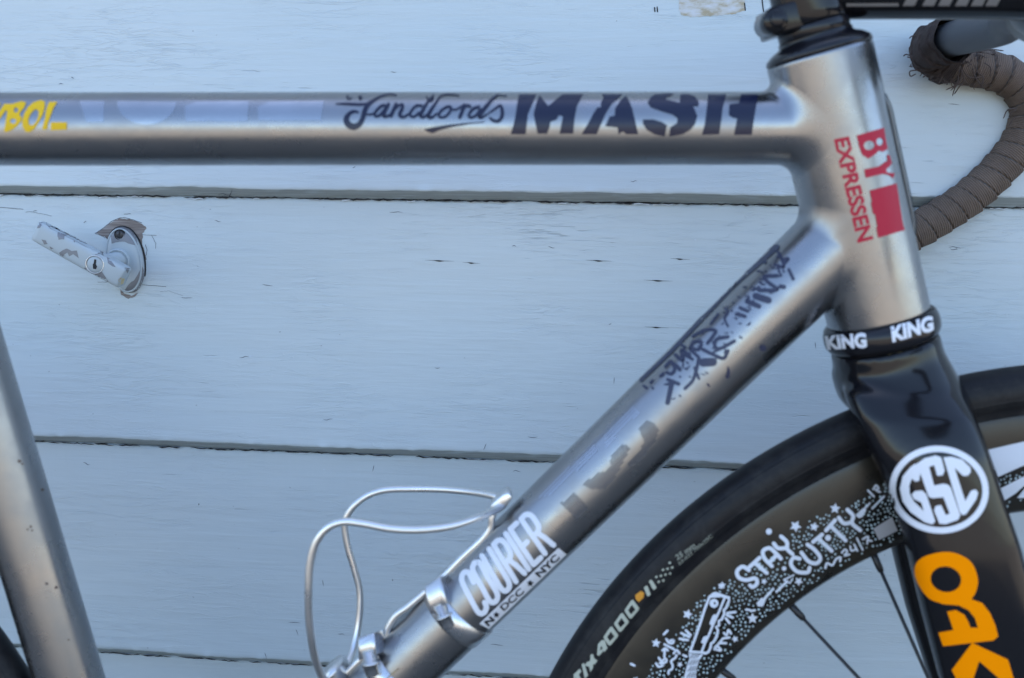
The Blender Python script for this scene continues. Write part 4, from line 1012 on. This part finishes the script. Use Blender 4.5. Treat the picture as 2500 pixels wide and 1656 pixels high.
for p in ([(360, 1070), (290, 1030), (228, 1080), (245, 1150), (330, 1180), (430, 1160), (452, 1215), (405, 1258), (372, 1240)], [(365, 1035), (480, 930)], [(425, 985), (560, 1100)], [(620, 1025), (535, 935), (520, 855), (590, 822), (655, 870), (720, 940)], [(590, 985), (668, 905)],
          [(640, 770), (690, 822), (785, 820)], [(722, 690), (788, 755), (792, 830), (850, 888)], [(930, 940), (862, 930), (832, 1000), (900, 1082), (1018, 1092), (1042, 1040)], [(950, 870), (1030, 968), (1120, 990), (1162, 930), (1100, 840), (1018, 780)],
          [(1082, 752), (1185, 668)], [(1135, 710), (1292, 852)], [(1228, 622), (1330, 508)], [(1290, 580), (1448, 735)], [(1372, 478), (1430, 542), (1520, 530)], [(1468, 388), (1532, 458), (1520, 540), (1612, 620)]): S6(p, 45)
art.append(poly(Z(*E6, [(1560, 450), (1640, 375), (1682, 390), (1640, 470), (1600, 485)]))); S6([(1650, 390), (1725, 312), (1742, 380), (1880, 240)], 22, False)
art.append(poly(Z(*E6, [(445, 1440), (500, 1378), (552, 1400), (515, 1480), (460, 1475)]))); S6([(530, 1395), (640, 1270), (662, 1318), (790, 1195)], 28, False); S6([(752, 1178), (870, 1120), (820, 1215), (752, 1178)], 22, False)
for p in ([(1405, 870), (1440, 835), (1465, 860), (1430, 905), (1490, 890)], [(1500, 800), (1515, 850), (1570, 830)], [(1545, 780), (1580, 850)], [(1575, 710), (1640, 840)], [(1640, 720), (1700, 690), (1690, 770)], [(1690, 730), (1740, 740)], [(1700, 170), (1765, 240)], [(1760, 160), (1790, 115), (1820, 150), (1785, 165), (1835, 190)]): S6(p, 22)
S6([(1220, 1045), (1240, 990), (1300, 1012), (1340, 945), (1390, 925), (1385, 968)], 26)
for x, y, r, q in ((885, 575, 80, .5), (1095, 580, 64, .2), (1330, 375, 72, .1), (530, 1195, 46, .4), (920, 1195, 62, .6), (60, 1240, 52, 0)): art.append(zp(*E6, star(x, y, r, 5, q)))
for x, y, r in ((585, 635, 34), (1250, 705, 34), (755, 1050, 26), (690, 730, 0)):
    if r: art.append(poly(Z(*E6, ell(x, y, r, r, 0, 16))))
c7 = (2380, 1020, 6.03)
blocks = [poly(Z(*c7, [(200, 470), (724, 350), (1100, 290), (1250, 600), (1000, 620), (724, 700), (340, 870)])), poly(Z(*c7, [(380, 1040), (724, 860), (1000, 770), (1000, 880), (724, 1000), (600, 1110), (440, 1215)])), poly(Z(*c7, [(620, 1180), (724, 1050), (900, 960), (950, 1120), (760, 1180)]))]
decal('pen_drawing', art, rim_t, 'pen', rim, .0002, 16)
for pc_ in blocks: decal('pen_block', [pc_], rim_t, 'pen', rim, .0002, 16)
decal('pen_hatching', [stroke(Z(*E5, [(x, 1250 + (x % 7)*3 + j*95), (x + 55, 1190 + j*95)]), 1.2) for j in range(4) for x in range(1245 - j*14, 1360 - j*10, 34)], rim_t, 'rimc', rim, .0005, 0)
decal('grey_patch', [poly(Z(*E6, [(1760, 605), (1970, 470), (2035, 625), (1825, 730)]))], rim_t, mat('dull_grey_sticker', (.42, .42, .44), .4), rim)
# dots fill the space between the drawings
occ = [p for pc_ in art + blocks for p in pc_[0]]
ox = np.array(occ); dots = []; placed = []
rnd = random.Random(21)
def try_dot(a, r):
    p = WC + Vector((math.cos(a)*r, -.0115, math.sin(a)*r)); d = p - CAM
    fw = Vector((0, CP, -SP)); upv = Vector((0, SP, CP)); zc_ = d.dot(fw)
    x, y = PW/2 + F_PX*d.x/zc_, PH/2 - F_PX*d.dot(upv)/zc_
    if placed and min((x-q)**2 + (y-s)**2 for q, s in placed[-2600:]) < 7.6**2: return
    if np.min((ox[:, 0]-x)**2 + (ox[:, 1]-y)**2) < 7.2**2: return
    for pg in big:
        if inside(x, y, pg): return
    placed.append((x, y)); rr = rnd.uniform(1.7, 2.9)
    dots.append(poly(ell(x, y, rr, rr*rnd.uniform(.85, 1.1), 0, 9)))
big = [Z(*E5, hatch), Z(*E5, [(1255, 1165), (1545, 345), (1840, 362), (1490, 1192)]), Z(*E6, [(1740, 605), (1970, 450), (2055, 625), (1825, 750)]), Z(*c7, [(180, 450), (1250, 230), (1250, 640), (340, 890)]), Z(*c7, [(360, 1020), (1000, 750), (1000, 1180), (440, 1235)])]
for i in range(17000):
    a = R(rnd.uniform(84, 152)); r = RIMI + rnd.triangular(.0085, .052, .021)
    if r > RIMI + .041 + .006*noise.noise(Vector((a*9, 0, 0))): continue
    try_dot(a, r)
print('dots', len(dots))
decal('pen_dots', dots, rim_t, 'penblue', rim, .0002, 0)
print('objects', len(bpy.data.objects))
